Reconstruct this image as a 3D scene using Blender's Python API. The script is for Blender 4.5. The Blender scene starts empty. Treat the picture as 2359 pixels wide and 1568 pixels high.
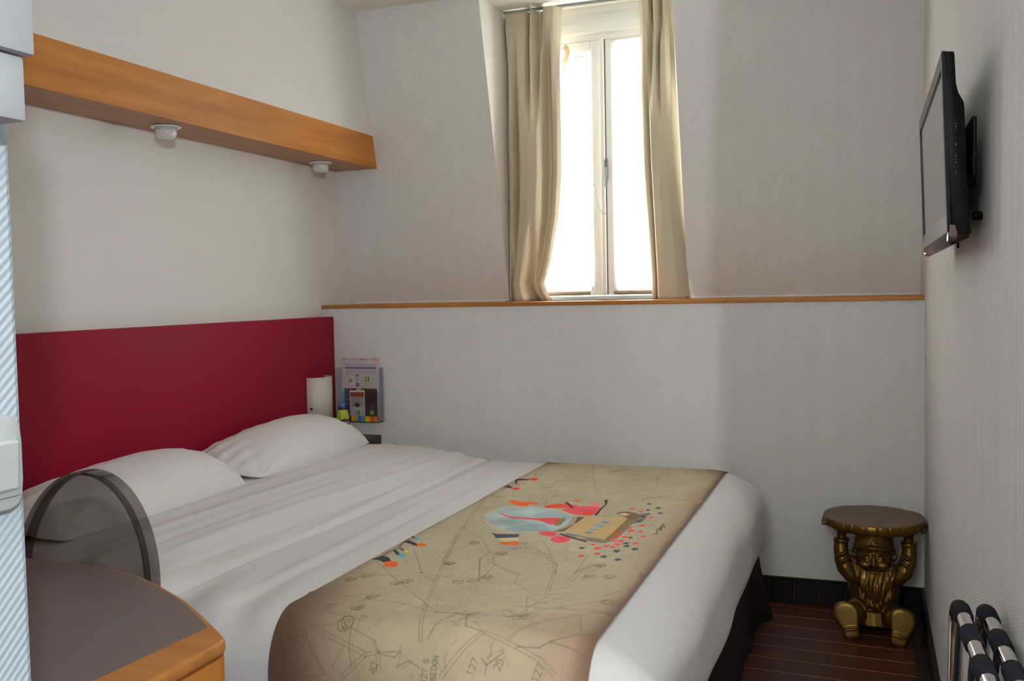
import bpy, bmesh, math, json, random
import numpy as np
from mathutils import Vector, Matrix, noise as mnoise

random.seed(7); rng = np.random.default_rng(7)
sc = bpy.context.scene
COL = sc.collection
PI = math.pi

# ------------------------------------------------------------------ camera
cam_data = bpy.data.cameras.new('camera'); cam = bpy.data.objects.new('camera', cam_data); COL.objects.link(cam)
yaw, pitch, roll = (math.radians(a) for a in (20.3865, 2.7942, -1.1242))
F = Vector((-math.sin(yaw)*math.cos(pitch), math.cos(yaw)*math.cos(pitch), -math.sin(pitch)))
r0 = Vector((math.cos(yaw), math.sin(yaw), 0)); u0 = r0.cross(F)
Rv = math.cos(roll)*r0 + math.sin(roll)*u0; Uv = -math.sin(roll)*r0 + math.cos(roll)*u0
cam.matrix_world = Matrix(((Rv.x, Uv.x, -F.x, 0), (Rv.y, Uv.y, -F.y, 0), (Rv.z, Uv.z, -F.z, 1.35), (0, 0, 0, 1)))
cam_data.sensor_width = 36.0; cam_data.lens = 2209.36/2359*36.0
cam_data.clip_start = 0.02; cam_data.clip_end = 100
sc.camera = cam

# ------------------------------------------------------------------ light
world = bpy.data.worlds.new('world'); sc.world = world; world.use_nodes = True
bg = world.node_tree.nodes['Background']
bg.inputs[0].default_value = (1.0, 0.995, 0.98, 1); bg.inputs[1].default_value = 19.0

def light(name, kind, loc, energy, color, **kw):
    d = bpy.data.lights.new(name, kind); d.energy = energy; d.color = color
    for k, v in kw.items():
        setattr(d, k, v)
    o = bpy.data.objects.new(name, d); o.location = loc; COL.objects.link(o)
    return o
# sampling portal in the window opening (gives no light of its own)
po = light('window_portal', 'AREA', (-1.25, 4.80, 2.0), 1, (1, 1, 1), shape='RECTANGLE', size=0.95, size_y=1.5)
po.rotation_euler = (-PI/2, 0, 0); po.data.cycles.is_portal = True
# lamp of the entrance hall, behind the camera to its right
hl = light('hall_lamp', 'AREA', (0.886, -0.88, 2.05), 52, (0.95, 0.985, 1.0), shape='DISK', size=0.10)
hl.rotation_euler = Vector((-0.95, 0.30, -0.10)).to_track_quat('-Z', 'Y').to_euler()
light('corridor_lamp', 'POINT', (-0.45, -1.10, 2.20), 56, (0.95, 1.0, 0.99), shadow_soft_size=0.09)

vs = sc.view_settings
vs.view_transform = 'Standard'; vs.look = 'None'; vs.exposure = 0.07; vs.gamma = 1.0; vs.use_curve_mapping = False
sc.cycles.max_bounces = 10; sc.cycles.diffuse_bounces = 6; sc.cycles.transparent_max_bounces = 16
sc.cycles.use_denoising = True; sc.cycles.sample_clamp_indirect = 6.0
sc.cycles.caustics_reflective = False; sc.cycles.caustics_refractive = False

# ------------------------------------------------------------------ materials
def lin(c):
    return tuple(((v/255)/12.92 if v <= 10 else (((v/255)+0.055)/1.055)**2.4) for v in c)

class NT:
    def __init__(s, name):
        s.m = bpy.data.materials.new(name); s.m.use_nodes = True
        s.t = s.m.node_tree; s.b = s.t.nodes['Principled BSDF']; s.o = s.t.nodes['Material Output']
    def n(s, typ, **kw):
        x = s.t.nodes.new(typ)
        for k, v in kw.items():
            setattr(x, k, v)
        return x
    def l(s, a, b):
        s.t.links.new(a, b)
    def math(s, op, a, b=None, c=None):
        x = s.n('ShaderNodeMath', operation=op)
        for i, v in enumerate((a, b, c)):
            if v is None: continue
            if isinstance(v, (int, float)): x.inputs[i].default_value = v
            else: s.l(v, x.inputs[i])
        return x.outputs[0]
    def obj(s):
        return s.n('ShaderNodeTexCoord').outputs['Object']
    def geo(s):
        return s.n('ShaderNodeNewGeometry').outputs['Position']
    def mapping(s, vec, scale=(1, 1, 1), rot=(0, 0, 0)):
        x = s.n('ShaderNodeMapping'); x.inputs['Scale'].default_value = scale; x.inputs['Rotation'].default_value = rot
        s.l(vec, x.inputs['Vector']); return x.outputs[0]
    def noise(s, vec, scale, detail=3, rough=0.5):
        x = s.n('ShaderNodeTexNoise'); x.inputs['Scale'].default_value = scale; x.inputs['Detail'].default_value = detail
        x.inputs['Roughness'].default_value = rough; s.l(vec, x.inputs['Vector']); return x.outputs['Fac']
    def ramp(s, fac, stops):
        x = s.n('ShaderNodeValToRGB'); e = x.color_ramp.elements
        while len(e) < len(stops): e.new(0.5)
        for el, (p, c) in zip(e, stops):
            el.position = p; el.color = (*c, 1)
        s.l(fac, x.inputs[0]); return x.outputs[0]
    def bump(s, h, strength=0.3, dist=0.002):
        x = s.n('ShaderNodeBump'); x.inputs['Strength'].default_value = strength; x.inputs['Distance'].default_value = dist
        s.l(h, x.inputs['Height']); s.l(x.outputs[0], s.b.inputs['Normal']); return x
    def set(s, **kw):
        for k, v in kw.items():
            k = {'color': 'Base Color', 'rough': 'Roughness', 'metal': 'Metallic', 'spec': 'Specular IOR Level', 'sheen': 'Sheen Weight',
                 'coat': 'Coat Weight', 'trans': 'Transmission Weight'}.get(k, k)
            if k == 'Base Color' and len(v) == 3: v = (*v, 1)
            s.b.inputs[k].default_value = v
        return s

def plain(name, c, rough=0.5, metal=0.0, var=0.06, nscale=40, bump=0.0, spec=0.5, coat=0.0):
    """procedural base: colour with slight noise variation and optional fine relief"""
    t = NT(name); t.set(rough=rough, metal=metal, spec=spec, coat=coat)
    nz = t.noise(t.obj(), nscale, 4)
    t.l(t.ramp(nz, [(0.25, tuple(v*(1-var) for v in c)), (0.75, tuple(min(1, v*(1+var)) for v in c))]), t.b.inputs['Base Color'])
    if bump: t.bump(nz, bump, 0.001)
    return t.m

def wood(name, dark, light_, axis='y', rough=0.38, scale=1.0):
    t = NT(name); t.set(rough=rough+0.06, spec=0.20)
    sc3 = {'x': (1.2, 14, 14), 'y': (14, 1.2, 14), 'z': (14, 14, 1.2)}[axis]
    v = t.mapping(t.obj(), tuple(a*scale for a in sc3))
    a = t.noise(v, 1.6, 6, 0.62); b = t.noise(t.mapping(t.obj(), tuple(q*scale*0.22 for q in sc3)), 1.5, 3)
    m = t.math('ADD', t.math('MULTIPLY', a, 0.65), t.math('MULTIPLY', b, 0.35))
    t.l(t.ramp(m, [(0.36, dark), (0.64, light_)]), t.b.inputs['Base Color'])
    t.bump(a, 0.06, 0.001)
    return t.m

def herring(name, c, axis='x', period=0.110, pitch=0.0125, depth=0.10, bump=0.25, slope=1.15):
    """embossed chevron wallpaper: slanted fine ribs that change direction every `period`"""
    t = NT(name); t.set(rough=0.75, spec=0.25)
    sp = t.n('ShaderNodeSeparateXYZ'); t.l(t.geo(), sp.inputs[0])
    u = sp.outputs['X' if axis == 'x' else 'Y']; z = sp.outputs['Z']
    tri = t.math('PINGPONG', u, period/2)
    w = t.math('ADD', z, t.math('MULTIPLY', tri, slope))
    s = t.math('SINE', t.math('MULTIPLY', w, 2*PI/pitch))
    s01 = t.math('MULTIPLY_ADD', s, 0.5, 0.5)
    nz = t.noise(t.geo(), 90, 2)
    h = t.math('ADD', s01, t.math('MULTIPLY', nz, 0.5))
    t.l(t.ramp(s01, [(0.15, tuple(v*(1-depth) for v in c)), (0.75, c)]), t.b.inputs['Base Color'])  # relief shading of the ribs put into the colour as darker grooves
    t.bump(h, bump, 0.0012)
    return t.m

def ribbed(name, c, axis='y', pitch=0.026):
    t = NT(name); t.set(rough=0.75, spec=0.25)
    sp = t.n('ShaderNodeSeparateXYZ'); t.l(t.geo(), sp.inputs[0])
    u = sp.outputs['X' if axis == 'x' else 'Y']; z = sp.outputs['Z']
    a = t.math('MULTIPLY_ADD', t.math('SINE', t.math('MULTIPLY', u, 2*PI/pitch)), 0.5, 0.5)
    wob = t.math('MULTIPLY_ADD', t.math('SINE', t.math('ADD', t.math('MULTIPLY', z, 2*PI/0.007), t.math('MULTIPLY', u, 2*PI/0.02))), 0.5, 0.5)
    nz = t.noise(t.mapping(t.geo(), (1, 2.6, 1)), 110, 3); band = t.noise(t.mapping(t.geo(), (1, 45, 1.5)), 1.0, 2)
    h = t.math('ADD', t.math('MULTIPLY', a, 0.35), t.math('ADD', t.math('MULTIPLY', wob, 0.14), t.math('ADD', t.math('MULTIPLY', nz, 0.75), t.math('MULTIPLY', band, 0.5))))
    t.l(t.ramp(h, [(0.45, tuple(v*0.72 for v in c)), (1.0, c)]), t.b.inputs['Base Color'])
    t.bump(h, 0.55, 0.0018)
    return t.m

WALLC = (0.70, 0.675, 0.645)
M = {}
M['wall_far'] = herring('chevron wallpaper', (0.80, 0.795, 0.785), 'x', depth=0.10, bump=0.4)
M['wall_plain'] = plain('smooth wall paper', (0.77, 0.755, 0.735), 0.8, 0, 0.012, 60, 0.05, 0.2)
M['cheek'] = plain('cream white dormer paint', (0.90, 0.88, 0.83), 0.7, 0, 0.01, 30, 0.02, 0.2)
M['ceiling'] = plain('matt ceiling paint', (0.85, 0.83, 0.78), 0.85, 0, 0.01, 30, 0.02, 0.2)

M['wall_right'] = ribbed('ribbed wallpaper', (0.80, 0.79, 0.77))
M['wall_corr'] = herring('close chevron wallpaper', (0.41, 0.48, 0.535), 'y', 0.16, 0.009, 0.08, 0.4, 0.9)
M['beam'] = wood('honey veneer', (0.45, 0.160, 0.030), (0.66, 0.275, 0.068), 'y', 0.36)
M['ledge'] = wood('honey wood ledge', (0.40, 0.145, 0.03), (0.56, 0.24, 0.06), 'x', 0.35)
M['deskwood'] = wood('desk edge wood', (0.42, 0.155, 0.035), (0.56, 0.235, 0.06), 'x', 0.33)
M['floor'] = plain('dark underlay', (0.02, 0.008, 0.006), 0.8)
M['tile'] = plain('near black skirting tile', (0.009, 0.006, 0.006), 0.4, 0, 0.2, 30, 0, 0.2)
M['grout'] = plain('dark tile joint', (0.045, 0.028, 0.018), 0.9)
M['darktrim'] = plain('dark brown skirting', (0.028, 0.012, 0.008), 0.4)
M['leather'] = plain('burgundy leatherette', (0.285, 0.006, 0.026), 0.55, 0, 0.12, 190, 0.35, 0.14)
M['sheet'] = plain('white cotton', (0.755, 0.745, 0.75), 0.85, 0, 0.012, 25, 0.04, 0.2)
M['pillow'] = plain('white pillow cotton', (0.78, 0.77, 0.765), 0.85, 0, 0.012, 25, 0.05, 0.2)
M['skirt'] = plain('black brown bed skirt', (0.022, 0.017, 0.018), 0.9, 0, 0.15, 200, 0.1, 0.15)
def cloth_mat():
    t = NT('beige curtain cloth'); t.set(rough=0.85, spec=0.15)
    nz = t.noise(t.obj(), 250, 3)
    c = t.ramp(nz, [(0.25, (0.62, 0.555, 0.425)), (0.75, (0.67, 0.60, 0.465))]); t.l(c, t.b.inputs['Base Color']); t.bump(nz, 0.12, 0.001)
    tl = t.n('ShaderNodeBsdfTranslucent'); t.l(c, tl.inputs[0])
    mx = t.n('ShaderNodeMixShader'); mx.inputs[0].default_value = 0.10
    t.l(t.b.outputs[0], mx.inputs[1]); t.l(tl.outputs[0], mx.inputs[2]); t.l(mx.outputs[0], t.o.inputs[0]); return t.m
M['curtain'] = cloth_mat()
M['pvc'] = plain('white window paint', (0.86, 0.85, 0.82), 0.4, 0, 0.01)
M['metalgrey'] = plain('grey metal', (0.22, 0.24, 0.25), 0.35, 0.8)
M['shade'] = plain('white opal shade', (0.66, 0.62, 0.57), 0.4, 0, 0.01)
M['bulb'] = plain('frosted bulb glass', (0.72, 0.72, 0.69), 0.12, 0, 0.02, 20, 0, 0.6)
M['ringwhite'] = plain('white ring enamel', (0.86, 0.85, 0.82), 0.3, 0, 0.01)
M['blackgap'] = plain('dark gap', (0.01, 0.01, 0.01), 0.6)
M['tvblack'] = plain('black tv plastic', (0.0035, 0.0035, 0.0045), 0.45, 0, 0.1, 40, 0, 0.10)
M['tvgloss'] = plain('glossy black bezel', (0.004, 0.004, 0.008), 0.25, 0, 0.1, 40, 0, 0.08)
M['screen'] = plain('tv screen', (0.28, 0.28, 0.275), 0.09, 0, 0.05, 40, 0, 0.8)  # grey put into the base colour for the glancing reflection of the left wall
M['screen'].node_tree.nodes['Principled BSDF'].inputs['IOR'].default_value = 2.5
M['chrome'] = plain('chrome', (0.74, 0.73, 0.72), 0.10, 1.0, 0.02)
M['strap'] = plain('black webbing', (0.010, 0.010, 0.014), 0.9, 0, 0.3, 400, 0.3, 0.2)
M['gold'] = plain('antique gold paint', (0.185, 0.098, 0.018), 0.35, 0.75, 0.25, 25)
M['goldtop'] = plain('bronze brown seat top', (0.15, 0.075, 0.038), 0.42, 0.3, 0.2, 12)
M['laminate'] = plain('taupe laminate', (0.17, 0.135, 0.125), 0.40, 0, 0.06, 300)
M['shelfbrown'] = plain('dark brown laminate', (0.055, 0.038, 0.034), 0.5)
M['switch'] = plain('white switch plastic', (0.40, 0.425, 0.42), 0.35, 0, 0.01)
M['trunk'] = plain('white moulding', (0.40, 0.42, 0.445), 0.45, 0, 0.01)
M['capblue'] = plain('blue bottle cap', (0.10, 0.20, 0.50), 0.4)
M['cord'] = plain('pale cord', (0.55, 0.52, 0.46), 0.6)
M['hem'] = plain('tan woven hem', (0.42, 0.34, 0.26), 0.85, 0, 0.2, 300, 0.2)
def flat(name, c, rough=0.55):
    k = 'flat_' + name
    if k not in M: M[k] = plain(name, c, rough, 0, 0.04, 60)
    return M[k]

def floor_mat():
    t = NT('red brown floor board'); t.set(rough=0.45, spec=0.35)
    v = t.mapping(t.geo(), (3, 26, 10)); a = t.noise(v, 1.5, 5)
    b = t.noise(t.geo(), 1.7, 2)
    m = t.math('ADD', t.math('MULTIPLY', a, 0.5), t.math('MULTIPLY', b, 0.5))
    t.l(t.ramp(m, [(0.36, (0.045, 0.013, 0.008)), (0.66, (0.100, 0.026, 0.012))]), t.b.inputs['Base Color'])
    t.bump(a, 0.1, 0.001); return t.m
M['plank'] = floor_mat()
M['seam'] = plain('tan floor seam', (0.30, 0.155, 0.078), 0.6)

def clear(name, tint, edge, gloss=0.04, ior=1.45):
    """thin clear plastic or glass: tinted see-through, darker at grazing angles, with surface reflection"""
    t = NT(name); t.t.nodes.remove(t.b)
    lw = t.n('ShaderNodeLayerWeight'); lw.inputs['Blend'].default_value = 0.5
    cr = t.ramp(lw.outputs['Facing'], [(0.45, tint), (0.97, edge)])
    tr = t.n('ShaderNodeBsdfTransparent'); t.l(cr, tr.inputs[0])
    gl = t.n('ShaderNodeBsdfGlossy'); gl.inputs['Roughness'].default_value = gloss
    l2 = t.n('ShaderNodeLayerWeight'); l2.inputs['Blend'].default_value = 0.5
    fr = t.math('MULTIPLY_ADD', t.math('POWER', l2.outputs['Facing'], 4.0), 0.55, 0.03)
    mx = t.n('ShaderNodeMixShader'); t.l(fr, mx.inputs[0]); t.l(tr.outputs[0], mx.inputs[1]); t.l(gl.outputs[0], mx.inputs[2])
    t.l(mx.outputs[0], t.o.inputs[0]); return t.m
M['smoke'] = clear('smoke tinted acrylic', (0.56, 0.53, 0.535), (0.10, 0.085, 0.09))
M['glass'] = clear('window glass', (0.95, 0.97, 0.96), (0.7, 0.8, 0.75))
M['acrylic'] = clear('clear acrylic', (0.93, 0.93, 0.95), (0.45, 0.48, 0.5))
M['bottle'] = clear('clear bottle plastic', (0.80, 0.84, 0.86), (0.30, 0.36, 0.38))
M['redacrylic'] = clear('red tinted acrylic', (0.62, 0.34, 0.30), (0.25, 0.03, 0.02))
def sheer_mat():
    t = NT('white sheer voile'); t.t.nodes.remove(t.b)
    tl = t.n('ShaderNodeBsdfTranslucent'); tl.inputs[0].default_value = (0.92, 0.92, 0.92, 1)
    df = t.n('ShaderNodeBsdfDiffuse'); df.inputs[0].default_value = (0.85, 0.85, 0.85, 1)
    tr = t.n('ShaderNodeBsdfTransparent'); tr.inputs[0].default_value = (1, 1, 1, 1)
    w = t.noise(t.mapping(t.obj(), (400, 400, 400)), 1.0, 1)
    m1 = t.n('ShaderNodeMixShader'); m1.inputs[0].default_value = 0.25; t.l(tl.outputs[0], m1.inputs[1]); t.l(df.outputs[0], m1.inputs[2])
    m2 = t.n('ShaderNodeMixShader'); t.l(t.math('MULTIPLY_ADD', w, 0.2, 0.40), m2.inputs[0]); t.l(m1.outputs[0], m2.inputs[1]); t.l(tr.outputs[0], m2.inputs[2])
    t.l(m2.outputs[0], t.o.inputs[0]); return t.m
M['sheer'] = sheer_mat()

# ------------------------------------------------------------------ object helpers
def origin(o):
    v = Vector((0, 0, 0))
    while o is not None:
        v += Vector(o.location); o = o.parent
    return v

def mesh(name, verts, faces, mat, parent=None, smooth=False):
    """verts are in room coordinates; the object keeps its parent's place"""
    off = origin(parent)
    me = bpy.data.meshes.new(name)
    me.from_pydata([tuple(Vector(v) - off) for v in verts], [], faces); me.validate(); me.update()
    if smooth:
        me.polygons.foreach_set('use_smooth', [True]*len(me.polygons))
    for m in (mat if isinstance(mat, (list, tuple)) else [mat]): me.materials.append(m)
    o = bpy.data.objects.new(name, me); COL.objects.link(o)
    if parent is not None: o.parent = parent
    return o

class MB:
    """collects shapes into one bmesh"""
    def __init__(s): s.b = bmesh.new()
    def box(s, x0, x1, y0, y1, z0, z1, bev=0.0, seg=2, mi=0):
        r = bmesh.ops.create_cube(s.b, size=1.0); vs = r['verts']
        for v in vs:
            v.co = Vector(((x0+x1)/2+v.co.x*(x1-x0), (y0+y1)/2+v.co.y*(y1-y0), (z0+z1)/2+v.co.z*(z1-z0)))
        fs = set(f for v in vs for f in v.link_faces)
        for f in fs: f.material_index = mi
        if bev > 0:
            es = list(set(e for v in vs for e in v.link_edges))
            bmesh.ops.bevel(s.b, geom=es, offset=bev, segments=seg, profile=0.5, affect='EDGES')
        return s
    def prism(s, pts, axis, a, b, bev=0.0, seg=2):
        """polygon in the plane across `axis`, extruded from a to b"""
        def mk(p, q):
            return {'x': (q, p[0], p[1]), 'y': (p[0], q, p[1]), 'z': (p[0], p[1], q)}[axis]
        A = [s.b.verts.new(mk(p, a)) for p in pts]; B = [s.b.verts.new(mk(p, b)) for p in pts]
        n = len(pts); fs = [s.b.faces.new(A), s.b.faces.new(B[::-1])]
        for i in range(n): fs.append(s.b.faces.new((A[i], B[i], B[(i+1) % n], A[(i+1) % n])))
        bmesh.ops.recalc_face_normals(s.b, faces=fs)
        if bev > 0:
            es = list(set(e for f in fs for e in f.edges if e.calc_face_angle(0) > 0.5))
            bmesh.ops.bevel(s.b, geom=es, offset=bev, segments=seg, profile=0.5, affect='EDGES')
        return s
    def tube(s, pts, rad, n=12, cap=True, flat=(1, 1), up=None):
        """swept tube; rad may be a list; flat scales the two cross axes"""
        pts = [Vector(p) for p in pts]; m = len(pts)
        rad = rad if isinstance(rad, (list, tuple)) else [rad]*m
        t0 = (pts[1]-pts[0]).normalized()
        ref = Vector(up) if up else (Vector((0, 0, 1)) if abs(t0.z) < 0.9 else Vector((1, 0, 0)))
        nx = t0.cross(ref).normalized(); rings = []
        for i, p in enumerate(pts):
            t = (pts[min(i+1, m-1)]-pts[max(i-1, 0)]).normalized()
            nx = (nx - t*nx.dot(t)).normalized(); ny = t.cross(nx)
            rings.append([s.b.verts.new(p+(nx*math.cos(a)*flat[0]+ny*math.sin(a)*flat[1])*rad[i]) for a in (2*PI*k/n for k in range(n))])
        fs = []
        for i in range(m-1):
            for k in range(n):
                fs.append(s.b.faces.new((rings[i][k], rings[i][(k+1) % n], rings[i+1][(k+1) % n], rings[i+1][k])))
        if cap:
            fs.append(s.b.faces.new(rings[0][::-1])); fs.append(s.b.faces.new(rings[-1]))
        bmesh.ops.recalc_face_normals(s.b, faces=fs)
        return s
    def lathe(s, prof, c=(0, 0, 0), n=32, sx=1.0, sy=1.0):
        """profile of (radius, z) turned about the vertical through c"""
        rings = []
        for r, z in prof:
            if r < 1e-6: rings.append([s.b.verts.new((c[0], c[1], c[2]+z))])
            else: rings.append([s.b.verts.new((c[0]+sx*r*math.cos(2*PI*k/n), c[1]+sy*r*math.sin(2*PI*k/n), c[2]+z)) for k in range(n)])
        fs = []
        for A, B in zip(rings, rings[1:]):
            for k in range(n):
                q = []
                for v in (A[k % len(A)], A[(k+1) % len(A)], B[(k+1) % len(B)], B[k % len(B)]):
                    if v not in q: q.append(v)
                if len(q) > 2: fs.append(s.b.faces.new(q))
        bmesh.ops.recalc_face_normals(s.b, faces=fs)
        return s
    def ball(s, c, r, rot=None, u=20, v=12):
        """ellipsoid at c with radii r, optional rotation (Euler XYZ)"""
        res = bmesh.ops.create_uvsphere(s.b, u_segments=u, v_segments=v, radius=1.0)
        R = Matrix.Identity(3) if rot is None else __import__('mathutils').Euler(rot).to_matrix()
        r = (r, r, r) if isinstance(r, (int, float)) else r
        for w in res['verts']: w.co = R @ Vector((w.co.x*r[0], w.co.y*r[1], w.co.z*r[2])) + Vector(c)
        return s
    def build(s, name, mat, parent=None, smooth=False, angle=None):
        off = origin(parent)
        me = bpy.data.meshes.new(name)
        for v in s.b.verts: v.co -= off
        s.b.to_mesh(me); s.b.free()
        for m in (mat if isinstance(mat, (list, tuple)) else [mat]): me.materials.append(m)
        if smooth:
            me.polygons.foreach_set('use_smooth', [True]*len(me.polygons))
            if angle: me.set_sharp_from_angle(angle=math.radians(angle))
        o = bpy.data.objects.new(name, me); COL.objects.link(o)
        if parent is not None: o.parent = parent
        return o

def tag(o, label=None, cat=None, group=None, kind=None):
    for k, v in (('label', label), ('category', cat), ('group', group), ('kind', kind)):
        if v: o[k] = v
    return o
def thing(name, label, cat, loc, group=None):
    o = bpy.data.objects.new(name, None); o.location = loc; o.empty_display_size = 0.05; COL.objects.link(o)
    return tag(o, label, cat, group)
def struct(o, label=None):
    return tag(o, label, None, None, 'structure')
def sstep(a, b, x):
    t = np.clip((x-a)/(b-a), 0, 1); return t*t*(3-2*t)

# room measures
XL, XR, YF, ZC = -2.587, 0.215, 4.217, 2.742
SY, SZ, SS = 4.555, 1.310, 0.2389           # foot of the sloping wall and its lean
slope = lambda z: SY-(z-SZ)*SS
DL, DR, YW = -1.700, -0.798, 4.62            # dormer cheeks and window plane
# ------------------------------------------------------------------ the setting
fl = struct(MB().box(-2.75, 2.05, -1.6, YF+0.1, -0.06, -0.012).build('floor', M['floor']), 'dark red-brown boarded floor with tan seams')
pitch_y, shear = 0.1215, -0.055
k0 = 4.1610
for k in range(0, 46):
    yb = k0 - k*pitch_y; ya = yb - pitch_y
    yl = lambda y, x: y + shear*(x+0.27)
    g = 0.0026
    def quad(x0, x1, a, b, z0, z1):
        V = [(x0, yl(a, x0), z0), (x1, yl(a, x1), z0), (x1, yl(b, x1), z0), (x0, yl(b, x0), z0)]
        V += [(x, y, z1) for x, y, z in V]
        return V, [(3, 2, 1, 0), (4, 5, 6, 7), (0, 1, 5, 4), (1, 2, 6, 5), (2, 3, 7, 6), (3, 0, 4, 7)]
    x0 = XL if ya > 0.65 else -0.69
    x1_ = XR-0.005 if yb > 1.40 else 1.95
    V, Fc = quad(x0, x1_, ya+g, yb-g, -0.012, 0.0)
    mesh('plank', V, Fc, M['plank'], fl)
    if k < 24:
        V, Fc = quad(x0, XR-0.03, yb-g, yb+g, -0.012, 0.0004)
        mesh('seam_strip', V, Fc, M['seam'], fl)
V = [(XL, k0+shear*(XL+.27), -.012), (XR, k0+shear*(XR+.27), -.012), (XR, YF+.02, -.012), (XL, YF+.02, -.012)]; V += [(x, y, 0) for x, y, z in V]
mesh('plank', V, [(3, 2, 1, 0), (4, 5, 6, 7), (0, 1, 5, 4), (1, 2, 6, 5), (2, 3, 7, 6), (3, 0, 4, 7)], M['plank'], fl)

struct(MB().box(-2.75, 2.05, -1.6, 4.95, ZC, ZC+0.08).build('ceiling', M['ceiling']))
struct(MB().box(XL-0.12, XL, 0.45, 4.95, -0.06, ZC).build('wall_left', M['wall_plain']))
ub = MB().prism([(0.63, 2.160), (slope(2.160)+.05, 2.160), (slope(ZC)+.05, ZC), (0.63, ZC)], 'x', XL, -2.351)
struct(ub.build('wall_left_upper', M['wall_plain']))
struct(MB().box(XR, XR+0.12, 1.42, 4.95, -0.06, ZC).build('wall_right', M['wall_right']))
struct(MB().box(XR+0.12, 2.05, 1.42, 1.52, -0.06, ZC).build('wall_hall_front', M['wall_plain']))
struct(MB().box(1.95, 2.05, -1.5, 1.42, -0.06, ZC).build('wall_hall_right', M['wall_plain']))
struct(MB().box(XL, XR, YF, YF+0.10, -0.06, SZ-0.018).build('wall_far', M['wall_far']))
sl = MB()
for xa, xb in ((XL, DL), (DR, XR)):
    sl.prism([(SY, SZ), (slope(ZC), ZC), (4.74, ZC), (4.74, SZ)], 'x', xa, xb)
so_ = struct(sl.build('wall_far_slope', [M['wall_far'], M['cheek']]))
for p in so_.data.polygons:
    if abs(p.normal.x) > 0.9: p.material_index = 1      # smooth painted dormer cheeks
struct(MB().box(XL-0.1, -0.79, 0.53, 0.63, -0.06, ZC).build('wall_rear', M['wall_plain']))
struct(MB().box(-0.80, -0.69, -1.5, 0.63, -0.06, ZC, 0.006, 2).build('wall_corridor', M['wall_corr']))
struct(MB().box(-0.80, 2.05, -1.6, -1.5, -0.06, ZC).build('wall_corridor_end', M['wall_plain']))

# wooden ledge along the top of the low far wall
lb = MB().prism([(YF-0.010, SZ-0.0155), (YF-0.010, SZ-0.003), (YF-0.007, SZ), (SY+0.01, SZ), (SY+0.01, SZ-0.018), (YF-0.007, SZ-0.018)], 'x', XL, XR)
struct(lb.build('trim_1', M['ledge']), 'honey coloured wooden ledge running along the far wall')
# painted cap strip on the ledge: bright paint seam at the foot of the sloping wall
struct(MB().box(XL, DL, SY-0.006, SY+0.004, SZ, SZ+0.010, 0.003).box(DR, XR, SY-0.006, SY+0.004, SZ, SZ+0.010, 0.003).build('trim_2', M['pvc']))

# tiled skirting
bb = struct(MB().box(XL, XR, YF-0.006, YF+0.002, -0.01, 0.113).build('baseboard_far', M['grout']))
for k in range(8):
    x1 = -0.088 + 0.1035*2 + 0.0975 - k*0.1035
    x0, x1 = x1-0.0975, min(x1, XR-0.012)
    MB().box(x0, x1, YF-0.013, YF-0.004, 0.002, 0.104, 0.003, 1).build('tile', M['tile'], bb)
MB().box(-0.62, XR-0.012, YF-0.015, YF-0.003, 0.104, 0.114, 0.003, 1).build('top_strip', M['tile'], bb)
br = struct(MB().box(XR-0.004, XR+0.002, 1.43, YF-0.012, -0.01, 0.10).build('baseboard_right', M['grout']))
MB().box(XR-0.013, XR-0.002, 1.43, YF-0.014, 0.0, 0.088, 0.003, 1).build('skirting_board', M['darktrim'], br)
MB().box(XR-0.015, XR-0.002, 1.43, YF-0.014, 0.088, 0.1, 0.003, 1).build('top_strip', M['tile'], br)
MB().box(XR-0.055, XR-0.013, 1.43, YF-0.014, -0.004, 0.004, 0.002, 1).build('floor_strip', M['darktrim'], br)

# ------------------------------------------------------------------ window in the dormer
wf = MB()
wf.box(DL, DR, YW-0.012, YW+0.09, 2.712, ZC)                 # board under the ceiling
wf.box(DL, DR, YW+0.004, YW+0.09, 2.668, 2.712)
wf.box(DL, DR, YW-0.010, YW+0.09, 2.618, 2.668, 0.004, 1)
wf.box(DL, DR, YW+0.012, YW+0.09, 2.585, 2.618)
wf.box(DL, DL+0.045, YW, YW+0.09, SZ, 2.60); wf.box(DR-0.045, DR, YW, YW+0.09, SZ, 2.60)
wf.box(DL, DR, YW-0.015, YW+0.09, SZ-0.02, 1.332, 0.004, 1)
win = struct(wf.build('window_1', M['pvc']), 'tall white two-leaf dormer window with sheer panels')
MB().box(DL, DR, 4.50, YW-0.015, SZ-0.02, SZ+0.0045).build('window_sill', M['metalgrey'], win)
def sash(x0, x1, stl, strr):
    z0, z1 = 1.334, 2.583
    s_ = MB().box(x0, x0+stl, YW+0.004, YW+0.055, z0, z1, 0.005, 1).box(x1-strr, x1, YW+0.004, YW+0.055, z0, z1, 0.005, 1)
    s_.box(x0+stl, x1-strr, YW+0.006, YW+0.055, z0, z0+0.048, 0.004, 1).box(x0+stl, x1-strr, YW+0.006, YW+0.055, z1-0.05, z1, 0.004, 1)
    o = s_.build('sash', M['pvc'], win)
    MB().box(x0+stl-0.005, x1-strr+0.005, YW+0.028, YW+0.033, z0+0.04, z1-0.045).build('pane', M['glass'], o)
    return o
sL = sash(DL+0.046, -1.2165, 0.06, 0.062); sR = sash(-1.2055, DR-0.046, 0.062, 0.06)
MB().box(-1.2160, -1.2060, YW+0.012, YW+0.06, 1.334, 2.583).build('sash_gap', M['metalgrey'], win)
ab = MB().box(-1.232, -1.2085, YW-0.012, YW+0.006, 1.334, 2.583, 0.006, 2)   # cover strip of the left leaf
ab.build('cover_strip', M['pvc'], sL)
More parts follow.
